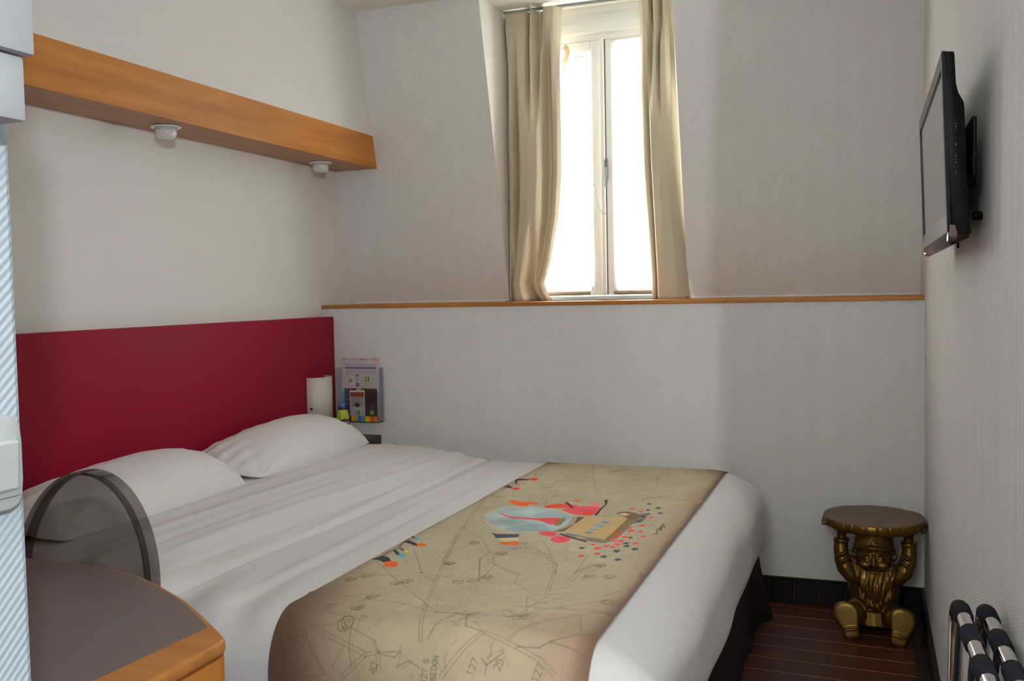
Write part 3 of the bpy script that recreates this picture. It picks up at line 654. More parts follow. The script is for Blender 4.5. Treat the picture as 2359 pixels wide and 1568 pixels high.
# ------------------------------------------------------------------ bed runner with its printed map
PRINT = json.loads('''{"poly":[["halo",[[-1.187,2.89],[-1.212,2.992],[-1.183,3.066],[-1.098,3.103],[-1.003,3.083],[-0.925,3.025],[-0.888,2.922],[-0.869,2.813],[-0.913,2.754],[-0.975,2.729],[-1.04,2.721],[-1.1,2.764],[-1.153,2.822]]],["oval",[[-1.188,2.925],[-1.194,2.978],[-1.175,3.044],[-1.097,3.076],[-1.004,3.059],[-0.928,3.006],[-0.894,2.921],[-0.882,2.841],[-0.92,2.775],[-0.982,2.747],[-1.043,2.74],[-1.101,2.787],[-1.145,2.833],[-1.174,2.876]]],["oval2",[[-1.051,2.945],[-1.004,3.059],[-0.928,3.006],[-0.894,2.921],[-0.931,2.91],[-0.994,2.926]]],["oval2",[[-1.073,2.756],[-1.018,2.852],[-0.942,2.841],[-0.915,2.785],[-0.982,2.747],[-1.043,2.74]]],["red",[[-1.17,2.974],[-1.142,2.959],[-1.108,2.926],[-1.065,2.924],[-1.018,2.923],[-0.939,2.959],[-0.923,2.904],[-0.935,2.846],[-0.976,2.884],[-1.011,2.901],[-1.058,2.905],[-1.101,2.907],[-1.134,2.937]]],["olive",[[-0.937,2.96],[-0.919,2.956],[-0.909,2.847],[-0.931,2.84]]],["pebble",[[-0.914,2.987],[-0.888,2.973],[-0.873,2.885],[-0.88,2.823],[-0.914,2.782],[-0.895,2.844],[-0.894,2.921]]],["orange",[[-1.196,3.142],[-1.188,3.169],[-1.149,3.145],[-1.098,3.155],[-1.072,3.13],[-1.115,3.114],[-1.091,3.082],[-1.146,3.086]]],["redor",[[-1.05,3.093],[-1.031,3.142],[-0.989,3.165],[-0.928,3.136],[-0.938,3.109],[-1.027,3.077]]],["orange",[[-0.981,3.211],[-0.966,3.236],[-0.937,3.213],[-0.954,3.194]]],["pink",[[-0.974,3.067],[-0.955,3.11],[-0.901,3.148],[-0.842,3.128],[-0.843,3.021],[-0.889,3.001],[-0.95,3.038]]],["pink2",[[-0.916,3.185],[-0.901,3.209],[-0.852,3.171],[-0.874,3.142]]],["redor",[[-0.894,3.061],[-0.86,3.062],[-0.855,3.014],[-0.883,3.01]]],["dark",[[-0.874,3.256],[-0.862,3.26],[-0.848,3.197],[-0.844,3.094],[-0.834,3.01],[-0.845,3.021],[-0.852,3.11],[-0.853,3.186]]],["dark",[[-0.999,3.182],[-0.988,3.189],[-0.938,3.101],[-0.946,3.095]]],["shadow",[[-0.737,2.998],[-0.726,3.054],[-0.681,3.106],[-0.673,3.034],[-0.674,2.966],[-0.705,2.932]]],["shadow",[[-0.875,2.781],[-0.728,2.704],[-0.707,2.973],[-0.696,2.926],[-0.701,2.67],[-0.772,2.691],[-0.851,2.727]]],["bookside",[[-0.733,2.723],[-0.732,2.986],[-0.719,2.983],[-0.709,2.931],[-0.717,2.705]]],["spine",[[-0.893,2.986],[-0.867,2.986],[-0.876,2.787],[-0.91,2.768],[-0.885,2.825],[-0.873,2.885]]],["book",[[-0.877,2.791],[-0.867,2.986],[-0.741,3.015],[-0.729,2.984],[-0.731,2.72],[-0.753,2.729],[-0.809,2.754]]],["tag",[[-0.814,2.798],[-0.814,2.817],[-0.789,2.817],[-0.783,2.797],[-0.785,2.782],[-0.805,2.779]]],["tag",[[-0.816,2.851],[-0.815,2.87],[-0.79,2.871],[-0.784,2.85],[-0.785,2.834],[-0.806,2.831]]],["tag",[[-0.807,2.895],[-0.806,2.915],[-0.781,2.915],[-0.775,2.894],[-0.777,2.878],[-0.797,2.875]]],["tag",[[-0.804,2.947],[-0.804,2.968],[-0.778,2.968],[-0.772,2.946],[-0.774,2.929],[-0.795,2.926]]],["pink",[[-0.954,2.746],[-0.926,2.781],[-0.881,2.751],[-0.892,2.712],[-0.916,2.716]]],["pink",[[-0.892,2.689],[-0.88,2.736],[-0.835,2.714],[-0.826,2.673],[-0.848,2.647],[-0.873,2.655]]],["redor",[[-0.867,2.708],[-0.85,2.712],[-0.846,2.688],[-0.861,2.68]]],["dark",[[-0.885,2.75],[-0.876,2.759],[-0.835,2.724],[-0.776,2.691],[-0.775,2.676],[-0.843,2.715]]],["leaf",[[-0.828,2.726],[-0.812,2.738],[-0.784,2.72],[-0.803,2.708]]],["leaf",[[-0.829,3.025],[-0.806,3.046],[-0.776,3.026],[-0.808,3.006]]],["navy",[[-1.087,2.708],[-1.06,2.7],[-0.997,2.715],[-0.988,2.68],[-1.049,2.652],[-1.066,2.68]]],["cream",[[-1.046,2.653],[-0.988,2.679],[-0.972,2.641],[-1.021,2.62]]],["orange",[[-1.028,2.626],[-1.0,2.616],[-0.975,2.644],[-0.955,2.591],[-0.988,2.593],[-1.01,2.589]]],["walnut",[[-0.787,3.064],[-0.769,3.096],[-0.723,3.094],[-0.695,3.049],[-0.71,2.986],[-0.737,3.016]]],["cream",[[-0.776,3.058],[-0.76,3.076],[-0.737,3.065],[-0.746,3.034]]],["dark",[[-1.33,3.578],[-1.32,3.581],[-1.304,3.539],[-1.254,3.542],[-1.247,3.518],[-1.287,3.498],[-1.267,3.43],[-1.277,3.437]]],["dark",[[-1.3,3.36],[-1.291,3.409],[-1.266,3.374],[-1.252,3.35],[-1.272,3.358]]],["dark2",[[-1.3,2.339],[-1.288,2.381],[-1.264,2.371],[-1.236,2.335],[-1.254,2.321],[-1.283,2.339]]],["dark2",[[-1.286,2.439],[-1.28,2.446],[-1.245,2.409],[-1.248,2.394]]],["dark2",[[-1.298,2.534],[-1.292,2.555],[-1.246,2.523],[-1.237,2.497],[-1.274,2.519]]],["dark2",[[-1.279,2.465],[-1.275,2.47],[-1.255,2.452],[-1.254,2.442]]],["dark2",[[-1.316,2.603],[-1.311,2.61],[-1.286,2.587],[-1.286,2.576]]],["rbulb",[[-1.22,3.548],[-1.218,3.533],[-1.22,3.522],[-1.227,3.516],[-1.236,3.518],[-1.246,3.526],[-1.253,3.539],[-1.256,3.554],[-1.253,3.566],[-1.246,3.571],[-1.237,3.57],[-1.227,3.561]]],["green",[[-1.235,3.453],[-1.234,3.447],[-1.237,3.442],[-1.241,3.439],[-1.246,3.439],[-1.252,3.442],[-1.255,3.447],[-1.256,3.453],[-1.253,3.458],[-1.249,3.461],[-1.243,3.461],[-1.238,3.458]]],["orange",[[-1.247,3.421],[-1.246,3.414],[-1.247,3.409],[-1.25,3.406],[-1.255,3.406],[-1.26,3.41],[-1.263,3.417],[-1.264,3.423],[-1.263,3.429],[-1.26,3.432],[-1.255,3.431],[-1.25,3.427]]],["rbulb",[[-1.228,3.356],[-1.227,3.346],[-1.229,3.338],[-1.234,3.334],[-1.241,3.335],[-1.248,3.34],[-1.253,3.349],[-1.255,3.359],[-1.253,3.367],[-1.248,3.371],[-1.24,3.37],[-1.233,3.365]]],["green",[[-1.284,3.339],[-1.284,3.333],[-1.286,3.328],[-1.291,3.325],[-1.298,3.325],[-1.303,3.328],[-1.306,3.333],[-1.307,3.338],[-1.304,3.343],[-1.299,3.346],[-1.293,3.346],[-1.288,3.343]]],["orange",[[-1.307,3.321],[-1.306,3.316],[-1.306,3.312],[-1.307,3.31],[-1.31,3.311],[-1.313,3.314],[-1.316,3.319],[-1.317,3.324],[-1.317,3.328],[-1.315,3.33],[-1.313,3.329],[-1.31,3.326]]],["orange",[[-1.206,2.317],[-1.201,2.303],[-1.204,2.291],[-1.212,2.284],[-1.224,2.285],[-1.236,2.292],[-1.246,2.305],[-1.251,2.32],[-1.249,2.332],[-1.24,2.339],[-1.228,2.338],[-1.216,2.33]]],["cyan",[[-1.226,2.399],[-1.223,2.389],[-1.224,2.381],[-1.228,2.377],[-1.234,2.378],[-1.242,2.383],[-1.248,2.392],[-1.251,2.402],[-1.251,2.41],[-1.247,2.414],[-1.24,2.413],[-1.232,2.408]]],["yellow",[[-1.237,2.443],[-1.235,2.438],[-1.236,2.433],[-1.238,2.43],[-1.242,2.431],[-1.246,2.434],[-1.25,2.44],[-1.252,2.445],[-1.252,2.45],[-1.249,2.453],[-1.245,2.452],[-1.241,2.449]]],["orange",[[-1.22,2.52],[-1.217,2.511],[-1.219,2.503],[-1.224,2.498],[-1.231,2.499],[-1.239,2.504],[-1.245,2.513],[-1.248,2.522],[-1.246,2.53],[-1.241,2.534],[-1.234,2.534],[-1.226,2.529]]],["cyan",[[-1.268,2.581],[-1.266,2.574],[-1.267,2.569],[-1.27,2.566],[-1.275,2.566],[-1.281,2.57],[-1.285,2.576],[-1.287,2.583],[-1.286,2.589],[-1.283,2.592],[-1.278,2.591],[-1.273,2.587]]],["yellow",[[-1.299,2.623],[-1.298,2.617],[-1.298,2.612],[-1.301,2.61],[-1.305,2.61],[-1.309,2.614],[-1.313,2.619],[-1.315,2.624],[-1.314,2.629],[-1.311,2.631],[-1.307,2.631],[-1.303,2.628]]]],"stars":[["navy",-0.708,3.23],["navy",-0.665,3.177],["navy",-0.691,3.136],["navy",-0.644,3.103],["navy",-0.77,2.613],["navy",-0.687,2.545],["navy",-0.643,2.527],["navy",-0.667,2.61],["navy",-0.623,2.645],["navy",-0.661,2.698],["navy",-0.652,2.668],["navy",-0.664,2.766],["navy",-0.688,3.047],["navy",-0.68,3.084],["navy",-0.685,2.979],["redor",-0.746,3.148],["redor",-0.711,3.112],["redor",-0.66,3.037],["redor",-0.663,2.925],["redor",-0.682,2.848],["redor",-0.696,2.886],["redor",-0.631,2.79],["redor",-0.749,2.659],["redor",-0.726,2.622],["redor",-0.688,2.647],["redor",-0.714,2.811],["redor",-0.681,2.768],["redor",-0.711,2.567],["redor",-0.749,2.534],["redor",-0.706,2.776],["redor",-0.68,2.718],["pink",-0.653,2.847],["pink",-0.635,2.706],["pink",-0.682,2.682],["pink",-0.697,2.713],["pink",-0.709,2.654],["pink",-0.709,2.738]],"lines":[[5,[[-0.609,2.818],[-0.599,2.829],[-0.606,2.881],[-0.605,2.912],[-0.594,2.876],[-0.606,2.936],[-0.592,2.916],[-0.607,2.96],[-0.589,2.949]]],[5,[[-1.299,2.337],[-1.287,2.346],[-1.285,2.374],[-1.288,2.411],[-1.284,2.441],[-1.28,2.467],[-1.29,2.499],[-1.299,2.539],[-1.298,2.56],[-1.316,2.609],[-1.312,2.626]]],[-3,[[-1.173,2.645],[-1.041,2.202],[-0.984,2.028],[-0.93,1.874]]],[-4,[[-1.286,1.934],[-1.127,1.922],[-1.11,1.92]]],[-4,[[-1.249,1.884],[-1.21,1.878],[-1.113,1.849],[-1.055,1.831],[-1.026,1.839],[-1.017,1.8]]],[-4,[[-1.055,1.831],[-1.108,1.777]]],[2,[[-1.11,1.887],[-1.04,1.863],[-1.026,1.839]]],[4,[[-1.226,1.866],[-1.151,1.777]]],[2,[[-0.984,2.028],[-1.105,2.15],[-1.171,2.211],[-1.277,2.325]]],[2,[[-1.116,2.269],[-1.071,2.22],[-1.045,2.201]]],[2,[[-1.285,2.557],[-1.109,2.264],[-1.063,2.25],[-0.94,2.252]]],[2,[[-1.109,2.264],[-1.172,2.213],[-1.211,2.21],[-1.295,2.216]]],[2,[[-0.94,2.252],[-1.013,2.434],[-0.991,2.489],[-0.957,2.39],[-0.857,2.318],[-0.842,2.255],[-0.777,2.186]]],[2,[[-0.936,2.253],[-0.949,2.392]]],[2,[[-0.747,2.067],[-0.776,2.162],[-0.724,2.19],[-0.657,2.222]]],[2,[[-0.747,2.067],[-0.726,2.183]]],[2,[[-1.214,2.029],[-1.118,2.022],[-1.063,2.027],[-0.962,1.99],[-0.889,1.991],[-0.749,2.012],[-0.672,2.112],[-0.583,2.185]]],[2,[[-0.984,2.028],[-0.931,1.983],[-0.823,2.011],[-0.717,2.133],[-0.664,2.208]]],[-4,[[-0.792,1.917],[-0.827,1.866],[-0.867,1.804]]],[-4,[[-0.792,1.917],[-0.706,1.887],[-0.65,1.865],[-0.612,1.837]]],[3,[[-0.866,1.998],[-0.84,1.929],[-0.792,1.917]]],[3,[[-0.706,1.887],[-0.656,1.891],[-0.637,1.909],[-0.548,1.964]]],[3,[[-0.637,1.909],[-0.58,1.897],[-0.537,1.88]]],[-3,[[-0.923,2.591],[-0.843,2.516],[-0.8,2.451],[-0.774,2.371],[-0.738,2.197]]],[-5,[[-0.698,2.466],[-0.713,2.389],[-0.713,2.268]]],[2,[[-0.914,1.88],[-0.91,1.918],[-0.892,1.979],[-0.871,2.018]]],[2,[[-1.249,1.884],[-1.292,1.931]]],[2,[[-1.11,1.92],[-1.11,1.887],[-1.098,1.837],[-1.086,1.802]]],[2,[[-1.21,1.878],[-1.159,1.889],[-1.127,1.922]]],[2,[[-1.026,1.839],[-0.971,1.847],[-0.983,1.833],[-1.026,1.837]]],[2,[[-0.765,1.841],[-0.766,1.821]]],[3,[[-0.779,1.853],[-0.765,1.841],[-0.733,1.87]]],[-3,[[-0.731,1.902],[-0.677,2.013],[-0.544,2.118]]],[2,[[-0.612,2.054],[-0.582,1.963]]],[2,[[-0.977,1.814],[-0.946,1.829],[-0.919,1.818]]],[2,[[-1.105,3.927],[-1.025,3.657],[-0.921,3.332]]],[-3,[[-1.294,3.167],[-1.205,2.766],[-1.093,2.361]]],[2,[[-1.205,2.766],[-1.167,2.697],[-1.083,2.631],[-1.016,2.511],[-0.963,2.487]]],[2,[[-1.113,2.405],[-1.094,2.599]]],[2,[[-1.008,2.5],[-1.011,2.434],[-0.958,2.295]]],[2,[[-0.954,2.39],[-0.886,2.339],[-0.849,2.322]]],[2,[[-0.926,2.577],[-0.881,2.524],[-0.833,2.487],[-0.789,2.438],[-0.768,2.352]]],[2,[[-0.907,2.667],[-0.857,2.57],[-0.82,2.49]]],[2,[[-0.857,2.57],[-0.77,2.556]]],[2,[[-0.734,2.554],[-0.723,2.422],[-0.72,2.366]]],[-3,[[-0.698,2.465],[-0.72,2.366]]],[2,[[-0.74,3.297],[-0.732,3.341],[-0.638,3.305],[-0.567,3.334]]],[2,[[-1.313,3.292],[-1.258,3.177]]],[2,[[-1.308,3.184],[-1.197,3.225],[-1.036,3.301]]],[2,[[-0.785,3.746],[-0.744,3.535]]],[2,[[-0.834,3.681],[-0.888,3.745]]],[2,[[-0.778,3.909],[-0.738,3.732]]],[2,[[-0.909,3.335],[-0.839,3.419],[-0.724,3.518],[-0.609,3.642]]],[2,[[-1.0,3.77],[-0.923,3.83]]],[2,[[-1.079,3.289],[-1.092,3.42],[-0.975,3.474]]],[2,[[-0.651,2.799],[-0.632,2.732]]]],"circ":[["110",-1.201,1.956],["68",-1.131,1.961],["65",-1.129,1.897],["51",-1.135,2.044],["62",-1.262,2.156],["61",-1.239,2.193],["66",-1.129,2.159],["64",-1.11,2.181],["51",-0.951,2.238],["72",-0.983,2.215],["63",-0.928,2.276],["45",-1.073,2.363],["6",-0.972,2.497],["0",-0.951,2.566],["8",-0.675,2.462],["9",-0.674,2.355],["62",-0.626,2.367],["10",-1.256,1.855],["73",-1.232,1.847],["17",-0.58,2.174],["52",-1.092,2.585],["3",-0.952,2.619],["4",-0.974,2.497],["8",-0.675,2.46],["7",-1.293,3.206],["2",-1.245,3.197],["45",-1.073,2.361],["5",-1.251,3.638],["1",-1.134,3.467],["3",-1.136,3.408],["9",-1.248,3.714],["6",-1.13,3.541],["6",-0.987,3.779],["8",-0.97,3.791],["3",-0.94,3.835]],"text":[["40",-1.031,1.806],["127",-0.796,1.835],["25",-0.738,1.847],["S 127 S",-0.906,1.804],["MADSEDON",-0.885,1.808],["ITHY",-1.203,1.785],["127",-0.649,1.839],["15",-1.093,1.918],["107",-0.542,2.097],["SION",-0.551,2.417],["N",-0.798,2.79],["L",-0.797,2.84],["L",-0.788,2.884],["B",-0.784,2.934]]}''')
RX0, RX1, S0, S1 = -1.303, -0.540, 1.46, 4.30
NU, NV = 600, 1150
xu = np.linspace(RX0, RX1, NU+1); sv = np.linspace(S0, S1, NV+1)
GX, GS = np.meshgrid(xu, sv)
def srgb(c): return np.array(lin(c))*1.75
def fbm(sx, sy, seed, oct_=4):
    r = np.random.default_rng(seed); out = np.zeros_like(GX); amp = 1.0
    for o in range(oct_):
        nx_, ny_ = int((RX1-RX0)*sx*2**o)+3, int((S1-S0)*sy*2**o)+3
        g = r.standard_normal((ny_, nx_))
        a = (GX-RX0)/(RX1-RX0)*(nx_-2); b = (GS-S0)/(S1-S0)*(ny_-2)
        i, j = np.clip(a.astype(int), 0, nx_-2), np.clip(b.astype(int), 0, ny_-2); fa, fb = a-i, b-j
        fa = fa*fa*(3-2*fa); fb = fb*fb*(3-2*fb)
        out += amp*((g[j, i]*(1-fa)+g[j, i+1]*fa)*(1-fb)+(g[j+1, i]*(1-fa)+g[j+1, i+1]*fa)*fb); amp *= 0.5
    return out
base = srgb((158, 147, 124)); brown = srgb((82, 59, 47)); rosy = srgb((130, 102, 86)); ink = srgb((95, 81, 67))
IMG = np.ones((*GX.shape, 3))*base
n1, n2 = fbm(3, 3, 1), fbm(12, 12, 2, 3)
IMG *= (1+0.05*n1+0.035*n2)[..., None]
def blend(mask, col):
    global IMG
    IMG = IMG*(1-mask[..., None])+np.asarray(col)*mask[..., None]
eL, eR = GX-RX0, RX1-GX
nearw = sstep(2.35, 1.75, GS)
wl_ = 0.028+0.19*nearw+0.02*n1*0.6
blend(np.clip(np.exp(-(eL/np.maximum(wl_, .012))**1.6)*0.55*(0.6+0.4*nearw), 0, 1), rosy)
blend(np.clip(np.exp(-(eL/np.maximum(wl_*0.72, .008))**2)*(0.25+0.80*nearw), 0, .97), brown*0.9)
blend(np.clip(np.exp(-(eR/np.maximum(0.045+0.15*nearw+.015*n1, .012))**1.5)*0.75, 0, .85), rosy)
blend(np.clip(np.exp(-(eR/np.maximum(0.014+0.02*nearw+.004*n2, .006))**2)*0.75, 0, .9), brown)
far = sstep(3.72, 3.98, GS)
blend(np.clip(far*(np.exp(-(eL/.09)**2)+np.exp(-(eR/.10)**2))*0.75, 0, .9), brown)
blend(np.clip(sstep(1.85, 1.55, GS)*0.5*(0.7+0.3*n1), 0, .6), rosy)
def box_of(x0, x1, s0, s1):
    i0, i1 = np.searchsorted(xu, [x0, x1]); j0, j1 = np.searchsorted(sv, [s0, s1])
    return slice(max(j0-1, 0), j1+1), slice(max(i0-1, 0), i1+1)
def stroke(pts, w, col, a=0.75, soft=0.0016):
    soft = max(soft, 0.0016)
    pts = np.asarray(pts, float)
    for p, q in zip(pts[:-1], pts[1:]):
        m = w+soft*2
        b = box_of(min(p[0], q[0])-m, max(p[0], q[0])+m, min(p[1], q[1])-m, max(p[1], q[1])+m)
        x, s = GX[b], GS[b]
        if x.size == 0: continue
        d = q-p; L = max((d*d).sum(), 1e-12); t = np.clip(((x-p[0])*d[0]+(s-p[1])*d[1])/L, 0, 1)
        ds = np.hypot(x-p[0]-t*d[0], s-p[1]-t*d[1])
        k = np.clip((w+soft-ds)/(2*soft), 0, 1)*a
        IMG[b] = IMG[b]*(1-k[..., None])+col*k[..., None]
def fill(pts, col, a=0.95, tex=0.0):
    pts = np.asarray(pts, float)
    b = box_of(pts[:, 0].min(), pts[:, 0].max(), pts[:, 1].min(), pts[:, 1].max()); x, s = GX[b], GS[b]
    if x.size == 0: return
    ins = np.zeros(x.shape, bool); n = len(pts)
    for i in range(n):
        (xa, sa), (xb, sb) = pts[i], pts[(i+1) % n]
        c = ((sa > s) != (sb > s)) & (x < (xb-xa)*(s-sa)/((sb-sa) if abs(sb-sa) > 1e-12 else 1e-12)+xa); ins ^= c
    k = ins*a; cc = col*(1+tex*n2[b])[..., None] if tex else col
    IMG[b] = IMG[b]*(1-k[..., None])+cc*k[..., None]
# faint map: wandering lanes, field edges, hatching
rr = np.random.default_rng(11)
for q in range(330):
    p = np.array([rr.uniform(RX0, RX1), rr.uniform(S0, S1)]); a = rr.uniform(0, 2*PI); P = [p]
    for k in range(rr.integers(4, 14)):
        a += rr.normal(0, 0.35); p = p+np.array([math.cos(a), math.sin(a)])*rr.uniform(0.015, 0.05); P.append(p)
    stroke(P, rr.uniform(0.0004, 0.0010), ink, rr.uniform(0.15, 0.42), 0.001)
for q in range(280):                                    # place-name scribbles
    p = np.array([rr.uniform(RX0, RX1), rr.uniform(S0, S1)]); a = PI/2+rr.normal(0, 0.5); P = []
    for k in range(rr.integers(5, 16)):
        P.append(p+np.array([math.cos(a), math.sin(a)])*k*0.004+np.array([-math.sin(a), math.cos(a)])*rr.uniform(-.003, .003))
    stroke(P, 0.0009, ink, 0.35, 0.001)
for cx_, cs_, rr_ in ((-0.86, 1.99, .11), (-0.69, 3.35, .10), (-0.74, 2.02, .07)):
    for q in range(70):
        a, d = rr.uniform(0, 2*PI), abs(rr.normal(0, rr_*0.45)); p = np.array([cx_+d*math.cos(a), cs_+1.4*d*math.sin(a)])
        stroke([p, p+rr.normal(0, 0.010, 2)], 0.0014, ink, 0.4, 0.0012)
for w, pts in PRINT['lines']:
    if w < 0:
        P = np.array(pts); d = np.gradient(P, axis=0); nn = np.column_stack([-d[:, 1], d[:, 0]]); nn /= np.linalg.norm(nn, axis=1)[:, None]+1e-9
        o_ = 0.0012*abs(w)
        stroke(P+nn*o_, 0.0008, ink, .7); stroke(P-nn*o_, 0.0008, ink, .7)
    else: stroke(pts, 0.00055*w, ink*(0.4 if w == 5 else 1), 0.7)
# simple stroke lettering; text runs towards the window
GLY = {'0': [[(0, 0), (0, 1), (.6, 1), (.6, 0), (0, 0)]], '1': [[(.1, .8), (.3, 1), (.3, 0)]], '2': [[(0, .85), (.15, 1), (.5, 1), (.6, .75), (0, 0), (.6, 0)]], '3': [[(0, 1), (.6, 1), (.25, .58), (.6, .3), (.4, 0), (0, .05)]],
       '4': [[(.45, 0), (.45, 1), (0, .3), (.65, .3)]], '5': [[(.6, 1), (.05, 1), (0, .55), (.5, .6), (.6, .3), (.4, 0), (0, .05)]], '6': [[(.55, 1), (.1, .6), (0, .2), (.3, 0), (.6, .25), (.4, .55), (.05, .4)]], '7': [[(0, 1), (.6, 1), (.2, 0)]],
       '8': [[(.3, .52), (.05, .75), (.3, 1), (.55, .75), (.3, .52), (0, .25), (.3, 0), (.6, .25), (.3, .52)]], '9': [[(.05, 0), (.5, .4), (.6, .8), (.3, 1), (0, .75), (.2, .45), (.55, .6)]],
       'S': [[(.6, .9), (.3, 1), (0, .8), (.1, .55), (.5, .45), (.6, .2), (.3, 0), (0, .1)]], 'M': [[(0, 0), (0, 1), (.35, .4), (.7, 1), (.7, 0)]], 'A': [[(0, 0), (.32, 1), (.64, 0)], [(.12, .35), (.52, .35)]], 'D': [[(0, 0), (0, 1), (.35, 1), (.6, .7), (.6, .3), (.35, 0), (0, 0)]],
       'E': [[(.55, 1), (0, 1), (0, 0), (.55, 0)], [(0, .5), (.45, .5)]], 'O': [[(.3, 0), (0, .3), (0, .7), (.3, 1), (.6, .7), (.6, .3), (.3, 0)]], 'N': [[(0, 0), (0, 1), (.6, 0), (.6, 1)]], 'I': [[(.2, 0), (.2, 1)]], 'T': [[(0, 1), (.6, 1)], [(.3, 1), (.3, 0)]],
       'H': [[(0, 0), (0, 1)], [(.6, 0), (.6, 1)], [(0, .5), (.6, .5)]], 'Y': [[(0, 1), (.3, .5), (.6, 1)], [(.3, .5), (.3, 0)]], 'L': [[(0, 1), (0, 0), (.55, 0)]], 'B': [[(0, 0), (0, 1), (.45, 1), (.55, .75), (.4, .52), (0, .52)], [(.4, .52), (.6, .28), (.45, 0), (0, 0)]], ' ': []}
def write(txt, x, s, h, w, col, ang=PI/2, center=True, a=.85):
    e1 = np.array([math.cos(ang), math.sin(ang)]); e2 = np.array([-math.sin(ang), math.cos(ang)])
    wid = 0.82*h*len(txt); p0 = np.array([x, s])-(e1*wid/2+e2*h/2 if center else 0)
    for k, ch in enumerate(txt):
        for st in GLY.get(ch, []):
            stroke([p0+e1*(0.82*h*k+q[0]*h)+e2*q[1]*h for q in st], w, col, a)
for t, x, s in PRINT['circ']:
    big = 1.25 if t in ('65', '73', '10') else 1.0
    a_ = np.linspace(0, 2*PI, 22)
    ring = [(x+0.0145*big*math.cos(q), s+0.0175*big*math.sin(q)) for q in a_]
    stroke(ring, 0.0010, ink*0.8, .75)
    write(t, x, s, 0.0155*big if len(t) < 3 else 0.011, 0.0009, ink*0.6)
PCOL = {'halo': (176, 172, 150), 'oval': (150, 166, 165), 'oval2': (122, 141, 147), 'red': (205, 62, 66), 'olive': (118, 108, 52), 'pebble': (146, 132, 122), 'orange': (222, 94, 34), 'redor': (214, 62, 32),
        'pink': (214, 74, 84), 'pink2': (218, 108, 112), 'dark': (62, 40, 40), 'dark2': (40, 44, 46), 'shadow': (70, 56, 50), 'bookside': (120, 96, 44), 'spine': (84, 72, 36), 'book': (180, 150, 104), 'tag': (140, 156, 156),
        'leaf': (138, 148, 112), 'navy': (50, 62, 74), 'cream': (190, 174, 134), 'walnut': (120, 90, 62), 'rbulb': (205, 36, 42), 'green': (80, 150, 84), 'cyan': (72, 160, 178), 'yellow': (196, 190, 48)}
def chaikin(P, n=2):
    P = np.asarray(P, float)
    for _ in range(n):
        Q = np.roll(P, -1, 0); P = np.stack([0.75*P+0.25*Q, 0.25*P+0.75*Q], 1).reshape(-1, 2)
    return P
SHARP = {'book', 'bookside', 'tag', 'navy', 'cream', 'dark', 'spine', 'dark2'}
for nme, pts in PRINT['poly']:
    if nme not in SHARP: pts = chaikin(pts)
    if nme in ('pink', 'redor', 'orange', 'walnut', 'pink2'):      # ragged petal edges and inner shading
        c_ = np.mean(pts, 0); fill(c_+(np.asarray(pts)-c_)*(1+0.10*np.sin(np.arange(len(pts))*2.1))[:, None], srgb(PCOL[nme])*0.85, .8, .12)
    soft_ = {'halo': .55, 'shadow': .6, 'oval2': .6}.get(nme, .95)
    fill(pts, srgb(PCOL[nme])*0.92, soft_, 0.10 if nme in ('oval', 'oval2', 'pink', 'orange', 'redor', 'walnut') else 0.03)
for nme, x, s in PRINT['stars']:
    a0 = rr.uniform(0, PI); k_ = rr.uniform(.75, 1.1)
    fill([(x+k_*(.0145 if i % 2 == 0 else .0065)*math.cos(a0+i*PI/5), s+k_*(.0215 if i % 2 == 0 else .0095)*math.sin(a0+i*PI/5)) for i in range(10)], srgb(PCOL[nme])*0.9, .95)
for t, x, s in PRINT['text']:
    if t in ('N', 'L', 'B'): write(t, x, s, 0.021, 0.0014, srgb((40, 46, 44)), PI/2-0.5)
    else: write(t, x, s, 0.0155 if len(t) < 4 else 0.0125, 0.0007, ink*0.85, PI/2-0.25 if len(t) < 4 else PI/2)
IMG = np.clip(IMG, 0.0, 1.0)
Pr = over_bed(GX.ravel(), GS.ravel(), 0.0075)
Pr[:, 2] += 0.0025*np.clip(n1.ravel()+1, -1, 3)*0.5*np.clip((GS.ravel()-1.7)/.6, 0, 1)*0.6
Pr[:, 2] += 0.0025*np.exp(-((GS.ravel()-2.06-0.08*(GX.ravel()+.9))/0.012)**2)          # pressed fold line across the runner
foot_ = sstep(-0.575, -0.54, GX.ravel()); Pr[:, 2] -= 0.002*foot_
RM = NT('printed map cloth'); RM.set(rough=0.8, spec=0.2)
at = RM.n('ShaderNodeAttribute'); at.attribute_name = 'print'; RM.l(at.outputs['Color'], RM.b.inputs['Base Color'])
RM.bump(RM.noise(RM.obj(), 500, 2), 0.12, 0.001)
run = fast_mesh('bed_runner', Pr, grid_faces(NU, NV), RM.m, None, True)
ca = run.data.color_attributes.new('print', 'FLOAT_COLOR', 'POINT')
buf = np.ones((GX.size, 4), np.float32); buf[:, :3] = IMG.reshape(-1, 3); ca.data.foreach_set('color', buf.ravel())
tag(run, 'bed runner printed with an old tan map, flowers, stars and a book', 'bed runner')

